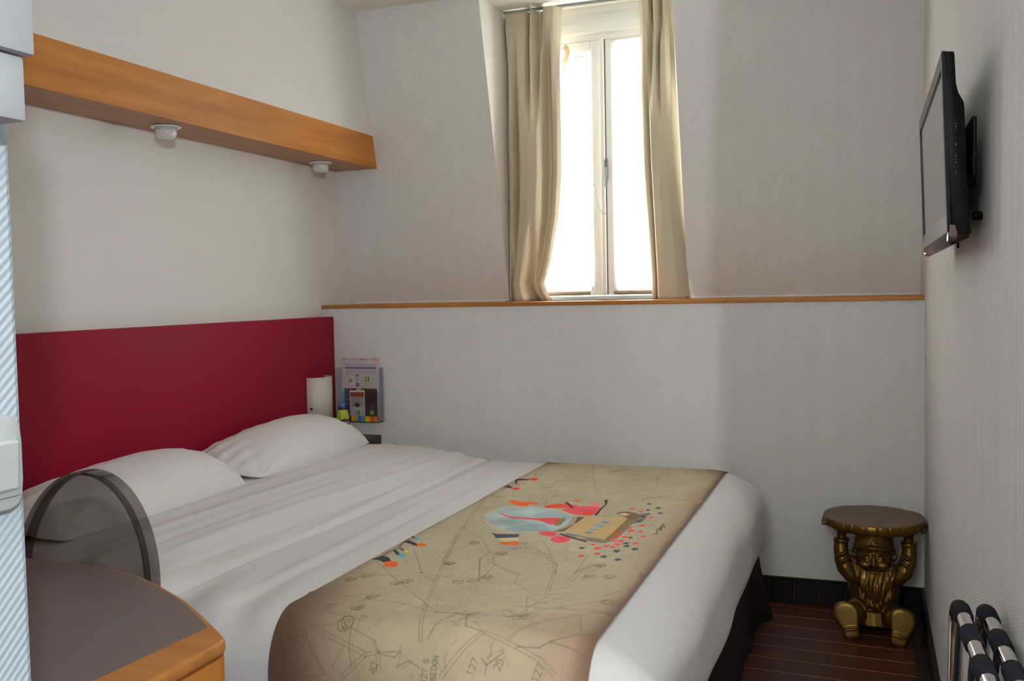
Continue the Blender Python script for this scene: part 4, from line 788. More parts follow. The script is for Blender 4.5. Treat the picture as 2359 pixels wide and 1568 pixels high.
# ------------------------------------------------------------------ pillows
def pillow(label, cx_, cy_, cz_, lx, ly, th, tilt, turn, seed, mat=M['pillow']):
    n, m = 70, 84; V, Q = [], []
    r = np.random.default_rng(seed); ph = r.uniform(0, 6, 8)
    u, v = np.meshgrid(np.linspace(-1, 1, n+1), np.linspace(-1, 1, m+1)); u, v = u.ravel(), v.ravel()
    u, v = np.sin(u*PI/2), np.sin(v*PI/2)
    prof = ((1-np.abs(u)**2.6)*(1-np.abs(v)**3.0)); prof = np.clip(prof, 0, 1)**0.55*(1+0.16*v-0.10*v*v)
    X = u*lx/2*np.sqrt(1-0.22*v*v); Y = v*ly/2*np.sqrt(1-0.14*u*u)
    edgew = np.exp(-((1-np.maximum(np.abs(u), np.abs(v)))/0.28)**2)
    cr = edgew*(0.006*np.sin(13*v+ph[0]+3*u)+0.005*np.sin(17*u+ph[1]-4*v)+0.004*np.sin(29*v+ph[2]+9*u))
    crn = 0.0
    for k in range(4):
        a, b = ((1, 1), (1, -1), (-1, 1), (-1, -1))[k]
        d = np.hypot(u-a, v-b); ang = np.arctan2(v-b, u-a); crn = crn+np.exp(-(d/0.55)**2)*0.0045*np.sin(ang*13+ph[3+k])
    soft = 0.010*np.sin(2.2*v+ph[7])*np.cos(1.5*u)
    up = th*0.60*prof+(cr+crn+soft)*np.sqrt(prof); dn = -th*0.32*prof+0.3*cr*np.sqrt(prof)
    R = Matrix.Rotation(turn, 3, 'Z') @ Matrix.Rotation(tilt, 3, 'Y')
    A = np.array(R)
    top = np.column_stack([X, Y, up])@A.T+(cx_, cy_, cz_); bot = np.column_stack([X, Y, dn])@A.T+(cx_, cy_, cz_)
    f = grid_faces(n, m)
    o = fast_mesh('pillow', np.vstack([top, bot]), np.vstack([f, f[:, ::-1]+len(top)]), mat, None, True, True)
    tag(o, label, 'pillow', 'pillows against the headboard'); return o
pillow('white pillow at the window end of the bed under the wall lamp', -2.335, 3.495, 0.700, 0.365, 0.94, 0.19, math.radians(11), 0.01, 3)
pillow('white pillow nearer the desk seen partly through the smoky chair back', -2.335, 2.545, 0.692, 0.365, 0.93, 0.19, math.radians(11), 0.0, 5)

# ------------------------------------------------------------------ shelf, bottle, leaflet holder at the window end of the headboard
sh = thing('bedside_shelf', 'small dark brown bedside shelf in the gap between bed and far wall', 'shelf', (-2.39, 4.12, 0.62))
MB().box(XH+0.001, -2.268, 4.035, YF-0.002, 0.640, 0.662, 0.002, 1).build('top_board', M['shelfbrown'], sh)
MB().box(XH+0.001, -2.285, 4.05, 4.066, 0.50, 0.640, 0.002, 1).build('front_panel', M['shelfbrown'], sh)
MB().box(-2.285, -2.270, 4.05, YF-0.002, 0.50, 0.640, 0.002, 1).build('side_panel', M['shelfbrown'], sh)
bx, by, bz = -2.421, 4.105, 0.662
bo = thing('water_bottle', 'small clear water bottle with blue cap and yellow label beside the headboard', 'bottle', (bx, by, bz))
k_ = 0.168/0.205
MB().lathe([(0, .001), (.026, .001), (.031, .006), (.031, .030), (.029, .034), (.031, .038), (.031, .060), (.032, .066), (.032, .098), (.030, .112), (.022, .135), (.0145, .148), (.0125, .152), (.0125, .165)], (bx, by, bz), 28).build('bottle_body', M['bottle'], bo, True)
MB().lathe([(.0146, .148), (.0150, .149), (.0150, .166), (.0135, .169), (0, .169)], (bx, by, bz), 24).build('cap', M['capblue'], bo, True, 40)
MB().lathe([(.0325, .090), (.0325, .098), (.0308, .113), (.0225, .136)], (bx, by, bz), 28).build('yellow_label', flat('label yellow', (0.50, 0.56, 0.06)), bo, True)
ylab = [c for c in bo.children if c.name.startswith('yellow_label')][0]
MB().lathe([(.0327, .072), (.0327, .082)], (bx, by, bz), 28).build('pink_band', flat('label pink', (0.45, 0.20, 0.28)), bo, True)
for a, z, w in ((-1.9, .085, .010), (-1.2, .078, .014), (-2.4, .092, .012), (-0.8, .095, .010), (-1.5, .104, .008)):
    o = MB().box(-w/2, w/2, -0.0004, 0.0004, -.004, .004).build('green_mark', flat('label green', (0.10, 0.33, 0.10)), ylab); r_ = .0332 if z < .098 else .032
    o.location = (r_*math.cos(a), r_*math.sin(a), z); o.rotation_euler = (0, 0, a+PI/2)
    for vtx in o.data.vertices: vtx.co += Vector((bx, by, bz))

PX = lambda p: -2.476+(p-790)*0.00235
PZ = lambda p: 1.0486-(p-822)*0.002174
ho = thing('leaflet_holder', 'clear acrylic leaflet holder with a striped bottom on the far wall', 'holder', (-2.36, YF, 0.735))
MB().box(PX(781), PX(887), YF-0.0045, YF-0.001, PZ(968), PZ(845)).build('back_plate', M['acrylic'], ho)
MB().box(PX(797), PX(886), YF-0.047, YF-0.044, PZ(968), PZ(900)).build('front_plate', M['acrylic'], ho)
MB().box(PX(884.5), PX(886), YF-0.044, YF-0.0045, PZ(968), PZ(846)).build('side_plate', M['acrylic'], ho)
MB().box(PX(781), PX(782.5), YF-0.044, YF-0.0045, PZ(968), PZ(846)).build('side_plate', M['acrylic'], ho)
MB().box(PX(781), PX(886), YF-0.047, YF-0.001, PZ(968.5), PZ(967)).build('floor_plate', M['acrylic'], ho)
xs = 797
for w, c in ((4, (230, 110, 30)), (7, (222, 92, 24)), (2, (120, 150, 60)), (2, (222, 190, 30)), (6, (92, 26, 70)), (6, (206, 186, 30)), (3, (226, 120, 100)), (2, (190, 110, 150)), (4, (200, 190, 40)), (11, (40, 140, 180)), (4, (150, 130, 150)), (3, (120, 150, 50)), (10, (214, 196, 30)), (6, (230, 120, 30)), (6, (222, 84, 30)), (3, (80, 160, 160)), (3, (226, 150, 40)), (4, (214, 40, 60)), (3, (150, 160, 40))):
    MB().box(PX(xs), PX(xs+w), YF-0.0478, YF-0.0472, PZ(967.5), PZ(955)).build('stripe', flat('stripe %d %d %d' % c, lin(c)), ho); xs += w
def leaflet(name, label, x0, x1, z0, z1, dy, col, marks=(), lean=0.0, group='leaflets in the holder on the far wall', cat='leaflet'):
    y = YF-dy
    r = MB().box(PX(x0), PX(x1), y-0.0008, y+0.0008, PZ(z1), PZ(z0)).build(name, flat('paper %d %d %d' % col, tuple(v*1.75 if v < .5 else .8 for v in lin(col))))
    tag(r, label, cat, group)
    for nm, a, b, c, d, cc in marks:
        yy = y-0.0012-0.0006*marks.index((nm, a, b, c, d, cc))
        MB().box(PX(a), PX(b), yy-0.0003, yy+0.0003, PZ(d), PZ(c)).build(nm, flat('ink %d %d %d' % cc, tuple(min(.8, v*1.75) for v in lin(cc))), r)
    return r
G1, G2 = (60, 130, 45), (140, 175, 60)
def logo(cx_, cz_, h): return [('green_logo', cx_-h*.5, cx_+h*.5, cz_-h*.55, cz_+h*.55, G1), ('logo_leaf', cx_-h*.2, cx_+h*.15, cz_-h*.38, cz_+h*.3, G2)]
rb = [(206, 90, 50), (210, 150, 60), (150, 150, 70), (60, 140, 170), (170, 120, 130), (80, 40, 80), (205, 100, 60), (200, 160, 60), (150, 140, 60), (190, 60, 80)]
leaflet('information_sheet', 'tall pale sheet with a rainbow line across its top, at the back of the holder', 790, 879, 822, 962, 0.010, (165, 158, 165),
        [('rainbow_line', 793+i*8.4, 793+(i+1)*8.4, 826.6, 828.2, c) for i, c in enumerate(rb)] + [('blue_panel', 799, 874, 837, 862, (146, 138, 150)), ('navy_line', 800, 873, 845.3, 847.3, (40, 44, 66))])
leaflet('price_list', 'pale grey sheet with short dark lines behind the two white cards', 822, 834, 862, 900, 0.014, (140, 140, 152), [('dark_line', 823, 833, 863, 865, (60, 60, 76)), ('dark_line', 824, 832, 881, 883, (56, 56, 74)), ('dark_line', 824, 832, 885, 888, (40, 42, 62))])
leaflet('hotel_card', 'narrow white card with a small green logo and red line, left in the holder', 799, 823, 862, 900, 0.018, (160, 150, 148), logo(811.5, 876.5, 7)+[('red_line', 803, 820, 886.7, 888, (176, 110, 120))])
leaflet('hotel_card', 'wide white card with a larger green logo, right in the holder', 832, 874, 860, 905, 0.019, (154, 145, 144), logo(852, 872, 10)+[('pale_line', 836, 872, 880.6, 881.6, (135, 126, 126)), ('pale_line', 840, 864, 885.5, 886.3, (140, 128, 128))])
leaflet('booklet', 'purple booklet with a teal spine at the left of the holder', 798, 826, 893, 956, 0.025, (110, 42, 84), [('teal_spine', 798, 804, 893, 950, (16, 96, 94)), ('pale_line', 802, 820, 918, 920, (160, 100, 130)), ('pale_line', 802, 820, 927.5, 929, (160, 100, 130)), ('dark_corner', 816, 824, 893, 897, (64, 18, 48))])
pe = MB().ball((PX(843), YF-0.027, PZ(896)), (0.0155, 0.002, 0.011)).build('green_leaflet_top', flat('pear green', (0.16, 0.30, 0.05)), None, True)
tag(pe, 'rounded green leaflet top peeking out behind the photo card', 'leaflet', 'leaflets in the holder on the far wall')
rays = []
pc = leaflet('photo_card', 'white postcard with a photo of dark spokes under an orange roof, front of the holder', 813, 849, 897, 956, 0.036, (168, 160, 158),
        [('photo', 815, 847, 901, 938, (158, 152, 150)), ('orange_roof', 815, 847, 901, 912, (128, 66, 26))]+logo(833, 948, 8))
for a in np.linspace(0.15, PI-0.15, 9):
    cx_, cz_ = PX(831), PZ(933); L_ = 0.040/max(0.75, abs(math.cos(a))+0.25)
    MB().tube([(cx_, YF-0.0385, cz_), (cx_+L_*math.cos(a)*0.5, YF-0.0385, cz_+L_*math.sin(a)*0.42), (cx_+L_*math.cos(a), YF-0.0385, cz_+L_*math.sin(a)*0.98)], [0.0028, 0.0012, 0.0010], 6, True, (1, .2), (0, 1, 0)).build('spoke', flat('spoke dark', (0.05, 0.04, 0.04)), pc)
MB().ball((PX(831), YF-0.0385, PZ(931)), (0.012, 0.0006, 0.010)).build('hub', flat('spoke dark', (0.05, 0.04, 0.04)), pc, True)
leaflet('brochure', 'dark brown brochure with a green logo at the right of the holder', 846, 877, 893, 956, 0.031, (56, 42, 40), logo(864.5, 947.5, 10)+[('gold_line', 860, 870, 931, 934, (96, 70, 30)), ('gold_line', 862, 868, 936, 937, (84, 62, 30))])
# ------------------------------------------------------------------ desk with a bowed front
dk = thing('desk', 'bow-fronted desk with taupe top and honey wood edging, near left', 'desk', (-1.6, 1.1, 0))
def arc_front(off=0.0):
    P = [(-1.046, 1.345), (-1.050, 1.364), (-1.064, 1.380), (-1.110, 1.4145), (-1.160, 1.452), (-1.220, 1.495), (-1.272, 1.530), (-1.330, 1.562), (-1.395, 1.598), (-1.463, 1.629), (-1.535, 1.650), (-1.612, 1.664), (-1.700, 1.675), (-1.780, 1.677), (-1.860, 1.672), (-1.98, 1.655), (-2.12, 1.62), (-2.27, 1.57), (-2.44, 1.50)]
    return P
front = arc_front()
outer = [(-1.046, 0.635)]+front+[(-2.46, 1.48), (-2.46, 0.635)]
tp = MB().prism(outer, 'z', 0.732, 0.7595, 0.0105, 4)
tp.build('edging', M['deskwood'], dk, True, 35)
inner = [(-1.160, 0.66), (-1.1344, 1.145), (-1.1180, 1.402)]
for (x, y), (x2, y2) in zip(front[4:-1], front[5:]):
    d = Vector((x2-x, y2-y)).normalized(); n = Vector((d.y, -d.x))
    if n.y > 0: n = -n
    inner.append((x+n.x*0.013, y+n.y*0.013))
inner += [(-2.43, 0.66)]
MB().prism(inner, 'z', 0.752, 0.7603).build('laminate_top', M['laminate'], dk)
M['deskside'] = wood('desk side veneer', (0.52, 0.185, 0.030), (0.66, 0.275, 0.055), 'z', 0.34)
MB().prism([(-1.049, 0.64), (-1.049, 1.348), (-1.056, 1.366), (-1.072, 1.372), (-1.072, 0.64)], 'z', 0.0, 0.7305).build('side_panel', M['deskside'], dk, False)
MB().box(-2.45, -2.425, 0.64, 1.40, 0, 0.7305).build('side_panel', M['deskside'], dk)
MB().box(-2.425, -1.075, 0.66, 0.68, 0.40, 0.7305).build('back_panel', M['deskside'], dk)
MB().box(-2.425, -1.075, 1.05, 1.07, 0.63, 0.7305).build('rail', M['deskside'], dk)

# ------------------------------------------------------------------ smoky transparent chair tucked in at the desk
chx, chy = -1.767, 1.62
ch = thing('transparent_chair', 'smoky transparent plastic chair with a rounded oval back, between desk and bed', 'chair', (chx, chy, 0))
A_, B_, zc_ = 0.2055, 0.283, 0.660
yk = lambda z: 1.775+0.10*(z-0.66)        # the back leans slightly towards the bed
n_ = 72
def ellipse(a, b): return [(chx+a*math.cos(2*PI*k/n_), zc_+b*math.sin(2*PI*k/n_)) for k in range(n_)]
Vv, Ff = [], []
for (a, b, dy) in ((A_-.004, B_-.004, 0.0), (A_-.004, B_-.004, 0.005)):
    Vv += [(x, yk(z)+dy-0.012, z) for x, z in ellipse(a, b)]
Ff = [tuple(range(n_)), tuple(range(2*n_-1, n_-1, -1))]+[(k, (k+1) % n_, n_+(k+1) % n_, n_+k) for k in range(n_)]
mesh('back_panel', Vv, Ff, M['smoke'], ch)
Vv, Ff = [], []; rim = [(A_, B_, -0.026), (A_, B_, 0.020), (A_-.007, B_-.007, 0.020), (A_-.007, B_-.007, -0.026)]
for (a, b, dy) in rim: Vv += [(x, yk(z)+dy, z) for x, z in ellipse(a, b)]
for r_ in range(4):
    for k in range(n_):
        Ff.append((r_*n_+k, r_*n_+(k+1) % n_, ((r_+1) % 4)*n_+(k+1) % n_, ((r_+1) % 4)*n_+k))
rm = mesh('back_rim', Vv, Ff, M['smoke'], ch, True); rm.data.set_sharp_from_angle(angle=math.radians(40))
st = MB().prism([(chx-.20, 1.28), (chx+.20, 1.28), (chx+.215, 1.33), (chx+.19, 1.72), (chx+.17, 1.75), (chx-.17, 1.75), (chx-.19, 1.72), (chx-.215, 1.33)], 'z', 0.445, 0.462, 0.006, 2)
st.build('seat', M['smoke'], ch, True, 40)
for sx in (-1, 1):
    MB().tube([(chx+sx*.165, 1.725, .452), (chx+sx*.165, 1.755, .30), (chx+sx*.17, 1.81, .0)], [.019, .017, .013], 10).build('leg', M['smoke'], ch, True)
    MB().tube([(chx+sx*.18, 1.335, .446), (chx+sx*.18, 1.335, .25), (chx+sx*.18, 1.33, .0)], [.021, .018, .012], 10).build('leg', M['smoke'], ch, True)
    MB().tube([(chx+sx*.12, 1.745, .45), (chx+sx*.125, 1.760, .47)], [.012, .012], 10).build('back_support', M['smoke'], ch, True)

# ------------------------------------------------------------------ television on the right wall
tv = thing('television', 'black flat television on a bracket on the right wall', 'television', (0.16, 2.41, 1.44))
Y0, Y1 = 1.992, 2.832
prof = [(0.1335, 1.788), (0.1512, 1.786), (0.1525, 1.780), (0.1550, 1.728), (0.1590, 1.710), (0.1680, 1.692), (0.1695, 1.683), (0.1775, 1.476), (0.1825, 1.446), (0.1490, 1.450)]
MB().prism(prof, 'y', Y0, Y1, 0.002, 2).build('housing', M['tvblack'], tv, True, 35)
fx = lambda z: 0.1335+(1.788-z)/(1.788-1.450)*0.0110            # leaning front plane
def slab(y0, y1, z0, z1, d0, d1):
    V = []
    for d in (d0, d1):
        V += [(fx(z)+d, y, z) for y, z in ((y0, z0), (y1, z0), (y1, z1), (y0, z1))]
    return V, [(0, 1, 2, 3), (7, 6, 5, 4), (0, 4, 5, 1), (1, 5, 6, 2), (2, 6, 7, 3), (3, 7, 4, 0)]
bz_ = thing_ = None
Vv, Ff = [], []
for q in ((Y0, Y0+.026, 1.450, 1.788), (Y1-.026, Y1, 1.472, 1.788), (Y0+.026, Y1-.026, 1.760, 1.788)):
    V, Fq = slab(*q, -0.0035, 0.003); Ff += [tuple(i+len(Vv) for i in f) for f in Fq]; Vv += V
mesh('bezel', Vv, Ff, M['tvgloss'], tv)
V, Fq = slab(Y0+.026, Y1-.026, 1.484, 1.760, -0.0006, 0.003); mesh('screen', V, Fq, M['screen'], tv)
V, Fq = slab(Y0+.004, Y1, 1.450, 1.484, -0.0022, 0.003); mesh('speaker_strip', V, Fq, flat('grey speaker strip', (0.10, 0.10, 0.10), 0.3), tv)
rt = MB().prism([(0.1420, 1.452), (0.1560, 1.452), (0.1790, 1.446), (0.1790, 1.439), (0.1530, 1.427), (0.1425, 1.431)], 'y', Y0+0.002, Y1-.004, 0.0015, 2)
rt.build('red_crystal_edge', M['redacrylic'], tv, True, 40)
MB().prism([(0.1452, 1.4640), (0.1540, 1.4625), (0.1585, 1.4470), (0.1560, 1.4420), (0.1440, 1.4450)], 'y', Y0-0.0008, Y0+0.03).build('red_corner', flat('dark red plastic', (0.075, 0.006, 0.004), 0.2), tv)
MB().ball((0.1445, Y1-.03, 1.4345), (0.0035, 0.010, 0.007)).build('silver_corner', M['chrome'], tv, True)
mk = flat('pale print', (0.22, 0.22, 0.22))
for i, z in enumerate((1.652, 1.6465, 1.641, 1.6145, 1.612, 1.592, 1.586, 1.580, 1.562, 1.5565)):
    w = (0.0016, 0.0024, 0.0010, 0.0020, 0.0020, 0.0022, 0.0010, 0.0024, 0.0024, 0.0010)[i]
    MB().box(0.1550-w/2, 0.1550+w/2, Y0-0.0004, Y0+0.0006, z-.0008, z+.0008).build('button_mark', mk, tv)
MB().box(0.15645, 0.1567, Y0-0.0003, Y0+0.0006, 1.545, 1.66).build('button_groove', M['tvgloss'], tv)
MB().tube([(0.172, Y0+.16, 1.448), (0.172, Y0+.16, 1.425)], 0.0025, 8).build('stub', M['tvblack'], tv, True)
br_ = thing('tv_bracket', 'black wall bracket plate behind the television', 'bracket', (XR, 2.35, 1.6))
MB().box(0.1845, 0.1935, 2.02, 2.62, 1.555, 1.668, 0.003, 1).build('mount_plate', M['tvblack'], br_)
MB().box(0.1935, XR-0.0005, 2.26, 2.44, 1.56, 1.66, 0.003, 1).build('wall_plate', M['tvblack'], br_)
pl_ = MB().lathe([(0, .009), (.007, .009), (.009, .006), (.009, .001), (.0072, 0), (.009, -.001), (.009, -.007), (.007, -.009), (0, -.009)], (0, 0, 0), 18)
for v in pl_.b.verts: v.co = Vector((v.co.z, v.co.x, v.co.y))+Vector((XR-.0095, 2.13, 1.487))
tag(pl_.build('cable_grommet', M['tvblack'], None, True, 40), 'small round black cable outlet on the right wall behind the television', 'cable outlet')

# ------------------------------------------------------------------ folded luggage rack against the right wall
lr = thing('luggage_rack', 'folded chrome luggage rack with black straps, leaning on the right wall', 'luggage rack', (0.17, 1.5, 0))
ZR = 0.800
bars = [((0.1455, 1.815), (0.1585, 1.375)), ((0.1850, 1.795), (0.1960, 1.365))]
for bi, ((xa, ya), (xb, yb)) in enumerate(bars):
    d = Vector((xb-xa, yb-ya, 0)).normalized(); A0 = Vector((xa, ya, ZR)); B0 = Vector((xb, yb, ZR))
    P = [A0-d*0.018+Vector((-.006*(1-bi), 0, -ZR)), A0-d*0.018+Vector((-.004*(1-bi), 0, -0.30)), A0-d*0.016+Vector((0, 0, -0.075))]
    for k in range(1, 8):
        a = k/8*PI/2; P.append(A0+d*0.044-d*0.060*math.cos(a)+Vector((0, 0, -0.060+0.060*math.sin(a))))
    P.append(A0+d*0.060); P.append(B0-d*0.060)
    for k in range(1, 8):
        a = k/8*PI/2; P.append(B0-d*0.044+d*0.060*math.sin(a)+Vector((0, 0, -0.060+0.060*math.cos(a))))
    P += [B0+d*0.016+Vector((0, 0, -0.08)), B0+d*0.016+Vector((0, 0, -0.40)), B0+d*0.016+Vector((0, 0, -ZR))]
    tf = MB().tube(P, 0.0125, 16, True, (1, 1), (1, 0, 0)).build('tube_frame', M['chrome'], lr, True)
    L_ = (B0-A0).length
    for k in range(3):
        t = 0.024+0.133*k if bi == 0 else 0.016+0.133*k
        c0 = A0+d*(t+0.008); c1 = A0+d*(t+0.070)
        drop0 = -0.004 if k == 0 and True else 0
        MB().tube([c0+Vector((0, 0, drop0)), c0*0.7+c1*0.3, c1], [0.0150, 0.0152, 0.0152], 18).build('strap_wrap', M['strap'], tf, True)
for k in range(3):                                             # slack webbing hanging between the two bars
    t = 0.020+0.135*k; V, Q = [], []
    dA = (Vector((*bars[0][1], 0))-Vector((*bars[0][0], 0))).normalized()
    for i in range(25):
        a = i/24; xa = 0.1455+0.028*t/0.6; xb = 0.1850+0.022*t/0.6
        u = a*2-1
        x = xa+(xb-xa)*a-0.030*math.sin(PI*a)**0.7*(1-0.5*a)+0.003*math.sin(3*a+k)
        z = ZR-0.012-0.30*(1-abs(u)**2.4)
        sway = 0.030*(1-abs(u)**2)*(0.6+0.3*math.sin(k*2.1))
        for w in (0.0, 0.052): V.append((x, 1.813-t-w-sway*0.4, z))
    Q = [(2*i, 2*i+1, 2*i+3, 2*i+2) for i in range(24)]
    o = mesh('strap', V, Q, M['strap'], lr, True); so = o.modifiers.new('thick', 'SOLIDIFY'); so.thickness = 0.003; so.offset = 0
MB().tube([(0.148, 1.79, .22), (0.158, 1.39, .22)], 0.008, 12).build('stretcher', M['chrome'], lr, True)
MB().tube([(0.187, 1.77, .22), (0.196, 1.38, .22)], 0.008, 12).build('stretcher', M['chrome'], lr, True)
for (xa, ya) in ((0.1395, 1.832), (0.185, 1.812), (0.159, 1.359), (0.196, 1.349)):
    MB().lathe([(0, 0), (.0145, 0), (.0145, .014), (.0128, .018)], (xa, ya, 0.001), 14).build('foot', M['strap'], lr, True)

# ------------------------------------------------------------------ golden gnome stool in the corner
gx0, gy0 = 0.020, 3.955
gn = thing('gnome_stool', 'golden gnome figure holding up a round seat, in the far right corner', 'stool', (gx0, gy0, 0))
G = lambda x, y, z: (gx0+x, gy0+y, z)
# seat: a slice of log with a ridged bark rim
n_ = 240; rs = np.random.default_rng(4); ridge = np.interp(np.arange(n_), np.arange(0, n_+1, 10), np.append(rs.normal(0, 1, 24), 0)); groove = np.isin(np.arange(n_), (np.arange(26)*9.2+rs.uniform(-2, 2, 26)).astype(int))
prof = [(0.0, .0375, 0), (0.150, .0372, 0), (0.178, .0380, .3), (0.186, .0360, 1), (0.189, .0250, 1), (0.187, .0080, 1), (0.181, .0005, .8), (0.150, 0.0, 0), (0.0, 0.0, 0)]
Vv, Ff, idx = [], [], []
for r, z, w in prof:
    if r == 0: idx.append([len(Vv)]); Vv.append(G(0, .025, .4155+z)); continue
    ring = []
    for k in range(n_):
        a = 2*PI*k/n_; rr_ = r+w*(0.0009*ridge[k]-0.0030*groove[k]); zz = z+(0.0012*ridge[(k+7) % n_] if .03 > z > 0 or z > .034 and w else 0)
        ring.append(len(Vv)); Vv.append(G(rr_*math.cos(a), .025+rr_*1.06*math.sin(a), .4155+zz))
    idx.append(ring)
for A, B in zip(idx, idx[1:]):
    for k in range(n_):
        q = []
        for i in (A[k % len(A)], A[(k+1) % len(A)], B[(k+1) % len(B)], B[k % len(B)]):
            if i not in q: q.append(i)
        Ff.append(tuple(q[::-1]))
se = mesh('seat', Vv, Ff, [M['gold'], M['goldtop']], gn, True); se.data.set_sharp_from_angle(angle=math.radians(50))
for p in se.data.polygons:
    if p.normal.z > 0.9: p.material_index = 1
for a0, a1 in ((165, 208), (322, 358)):                # two bark lips standing off the rim
    MB().tube([G(.1915*math.cos(math.radians(a)), .025+.203*math.sin(math.radians(a)), .4155+.020-.020*math.sin(PI*(a-a0)/(a1-a0))) for a in np.linspace(a0, a1, 14)], [.003]+[.0048]*12+[.003], 8).build('bark_lip', M['gold'], gn, True)
def remesh(o, vox, it=4):
    m = o.modifiers.new('skin', 'REMESH'); m.mode = 'VOXEL'; m.voxel_size = vox; m.use_smooth_shade = True
    s = o.modifiers.new('soft', 'SMOOTH'); s.iterations = it; s.factor = 0.5
    return o
b = MB()
# trunk: belly and shoulders
b.ball(G(0, .045, .150), (.098, .078, .120)); b.ball(G(0, .040, .215), (.086, .066, .070)); b.ball(G(0, .060, .075), (.100, .085, .078))
b.tube([G(0, .02, .10), G(0, .02, .20)], [.088, .07], 20)
# arms: shoulder - elbow - wrist, with rolled cuffs and open hands under the seat
for s in (-1, 1):
    k = 1.0 if s < 0 else 1.06
    P = [(.058, .020, .212), (.082, .012, .222), (.104, .008, .246), (.117, .010, .280), (.122, .014, .318), (.121, .018, .352)]
    b.tube([G(s*x*k, y, z) for x, y, z in P], [.036, .037, .035, .031, .028, .026], 18)
    b.lathe([(.020, 0), (.029, .000), (.031, .006), (.029, .014), (.020, .016)], G(s*.1205*k, .018, .345), 22)
    b.tube([G(s*.120*k, .018, .355), G(s*.118*k, .018, .385)], [.0175, .0190], 16)
    b.ball(G(s*.117*k, .016, .392), (.025, .024, .017))
    for f in range(4):
        a = -0.9+f*0.6
        b.tube([G(s*.117*k, .016, .392), G(s*(.117*k)+.020*math.sin(a), .016-.022*math.cos(a), .400), G(s*(.117*k)+.031*math.sin(a), .016-.034*math.cos(a), .410)], [.0085, .0078, .0060], 8)
    b.tube([G(s*.108*k, .020, .388), G(s*.090*k, .014, .396), G(s*.083*k, .008, .406)], [.0085, .0080, .0060], 8)
    for q in range(3):                                # sleeve creases
        z = .252+.026*q; xm = (.106+.006*q)*k
        b.tube([G(s*(xm-.026), -.012, z+.012), G(s*xm, -.022, z-.002), G(s*(xm+.020), -.010, z-.012)], [.004, .0065, .004], 8)
# legs: thighs forward, shins down into the boots
for s in (-1, 1):
    b.tube([G(s*.045, .020, .078), G(s*.062, -.030, .082), G(s*.074, -.068, .074)], [.050, .048, .040], 18)
    b.ball(G(s*.070, -.050, .078), (.044, .045, .040))
b.tube([G(0, .02, .03), G(0, .03, .12)], [.095, .085], 20)
# neck and head
b.ball(G(0, .005, .292), (.069, .066, .066)); b.ball(G(0, .005, .262), (.062, .056, .050)); b.tube([G(0, .02, .20), G(0, .01, .26)], [.060, .055], 18)
for s in (-1, 1):
    b.ball(G(s*.031, -.047, .276), (.024, .019, .018))                       # cheeks
    b.ball(G(s*.025, -.054, .305), (.0125, .0095, .0095))                     # eyes
    b.tube([G(s*.009, -.061, .3255), G(s*.024, -.063, .333), G(s*.046, -.050, .322)], [.0040, .0050, .003], 10)   # brows
    b.tube([G(s*.012, -.062, .297), G(s*.025, -.064, .294), G(s*.038, -.055, .297)], [.0022, .003, .002], 8)     # lower lids
    b.ball(G(s*.074, .008, .298), (.010, .014, .020), (0, s*.2, 0)); b.ball(G(s*.079, .002, .300), (.006, .010, .015))   # ears
b.ball(G(0, -.066, .283), (.0110, .012, .011)); b.tube([G(0, -.056, .316), G(0, -.064, .300), G(0, -.071, .286)], [.006, .0065, .008], 10)
for s in (-1, 1): b.ball(G(s*.009, -.064, .280), (.0065, .007, .006))
b.tube([G(-.024, -.056, .263), G(-.012, -.064, .254), G(0, -.066, .251), G(.012, -.064, .254), G(.024, -.056, .263)], [.002, .0045, .0058, .0045, .002], 8)   # smiling lower lip
remesh(b.build('figure', M['gold'], gn, True), 0.0028, 3)
# hat: a soft cap with brim line and a lock of hair in front
h = MB().lathe([(.077, .318), (.0790, .326), (.0765, .334), (.0735, .350), (.0700, .385), (.0690, .414), (0, .414)], G(0, .012, 0), 40, 1.0, .98)
h.tube([G(.0785*math.sin(a), .012-.0775*math.cos(a), .3305-.010*abs(math.sin(a))+.006*math.cos(a)) for a in np.linspace(-PI, PI, 40)], .0045, 8)
for v in h.b.verts:                                   # the brim rises over the forehead
    if v.co.z < .372: v.co.z += .020*max(-.6, -(v.co.y-gy0-.012)/.078)*min(1, (.385-v.co.z)/.05)
h.build('hat', M['gold'], gn, True, 50)
lk = MB()
for dx, hh, bend in ((-.004, .026, .010), (.004, .022, -.004), (.009, .016, .012)):
    lk.tube([G(dx, -.064, .350), G(dx-.004, -.073, .352+hh*.5), G(dx+bend*.4, -.070, .352+hh), G(dx+bend, -.068, .354+hh*.85)], [.005, .006, .004, .0015], 8)
remesh(lk.build('hair_lock', M['gold'], gn, True), 0.0018, 2)
# beard and moustache: many wavy locks
bd = MB(); rs = np.random.default_rng(9)
bd.ball(G(.0, -.026, .212), (.070, .036, .045)); bd.ball(G(0, -.030, .168), (.062, .034, .052)); bd.ball(G(.004, -.040, .130), (.042, .024, .032))
for i in range(30):
    u = -1+2*i/29; x0 = u*.076; z0 = .246+.030*abs(u)**1.5; L_ = (.145-.040*abs(u)**1.5)*rs.uniform(.86, 1.06)
    P, Rr = [], []
    for k in range(9):
        t = k/8; x = x0*(1-.45*t**1.3)+.0055*math.sin(5.5*t+i*1.7)*(.3+t)+.004*t; y = -.054+.034*abs(u)**2*(1-t*.6)-.018*math.sin(PI*min(1, t*1.0))*(1-.3*t)-.010*t-.004*math.sin(7*t+i)
        P.append(G(x, y, z0-L_*t)); Rr.append(.0075*(1-.75*t**2)+.0008)
    bd.tube(P, Rr, 8)
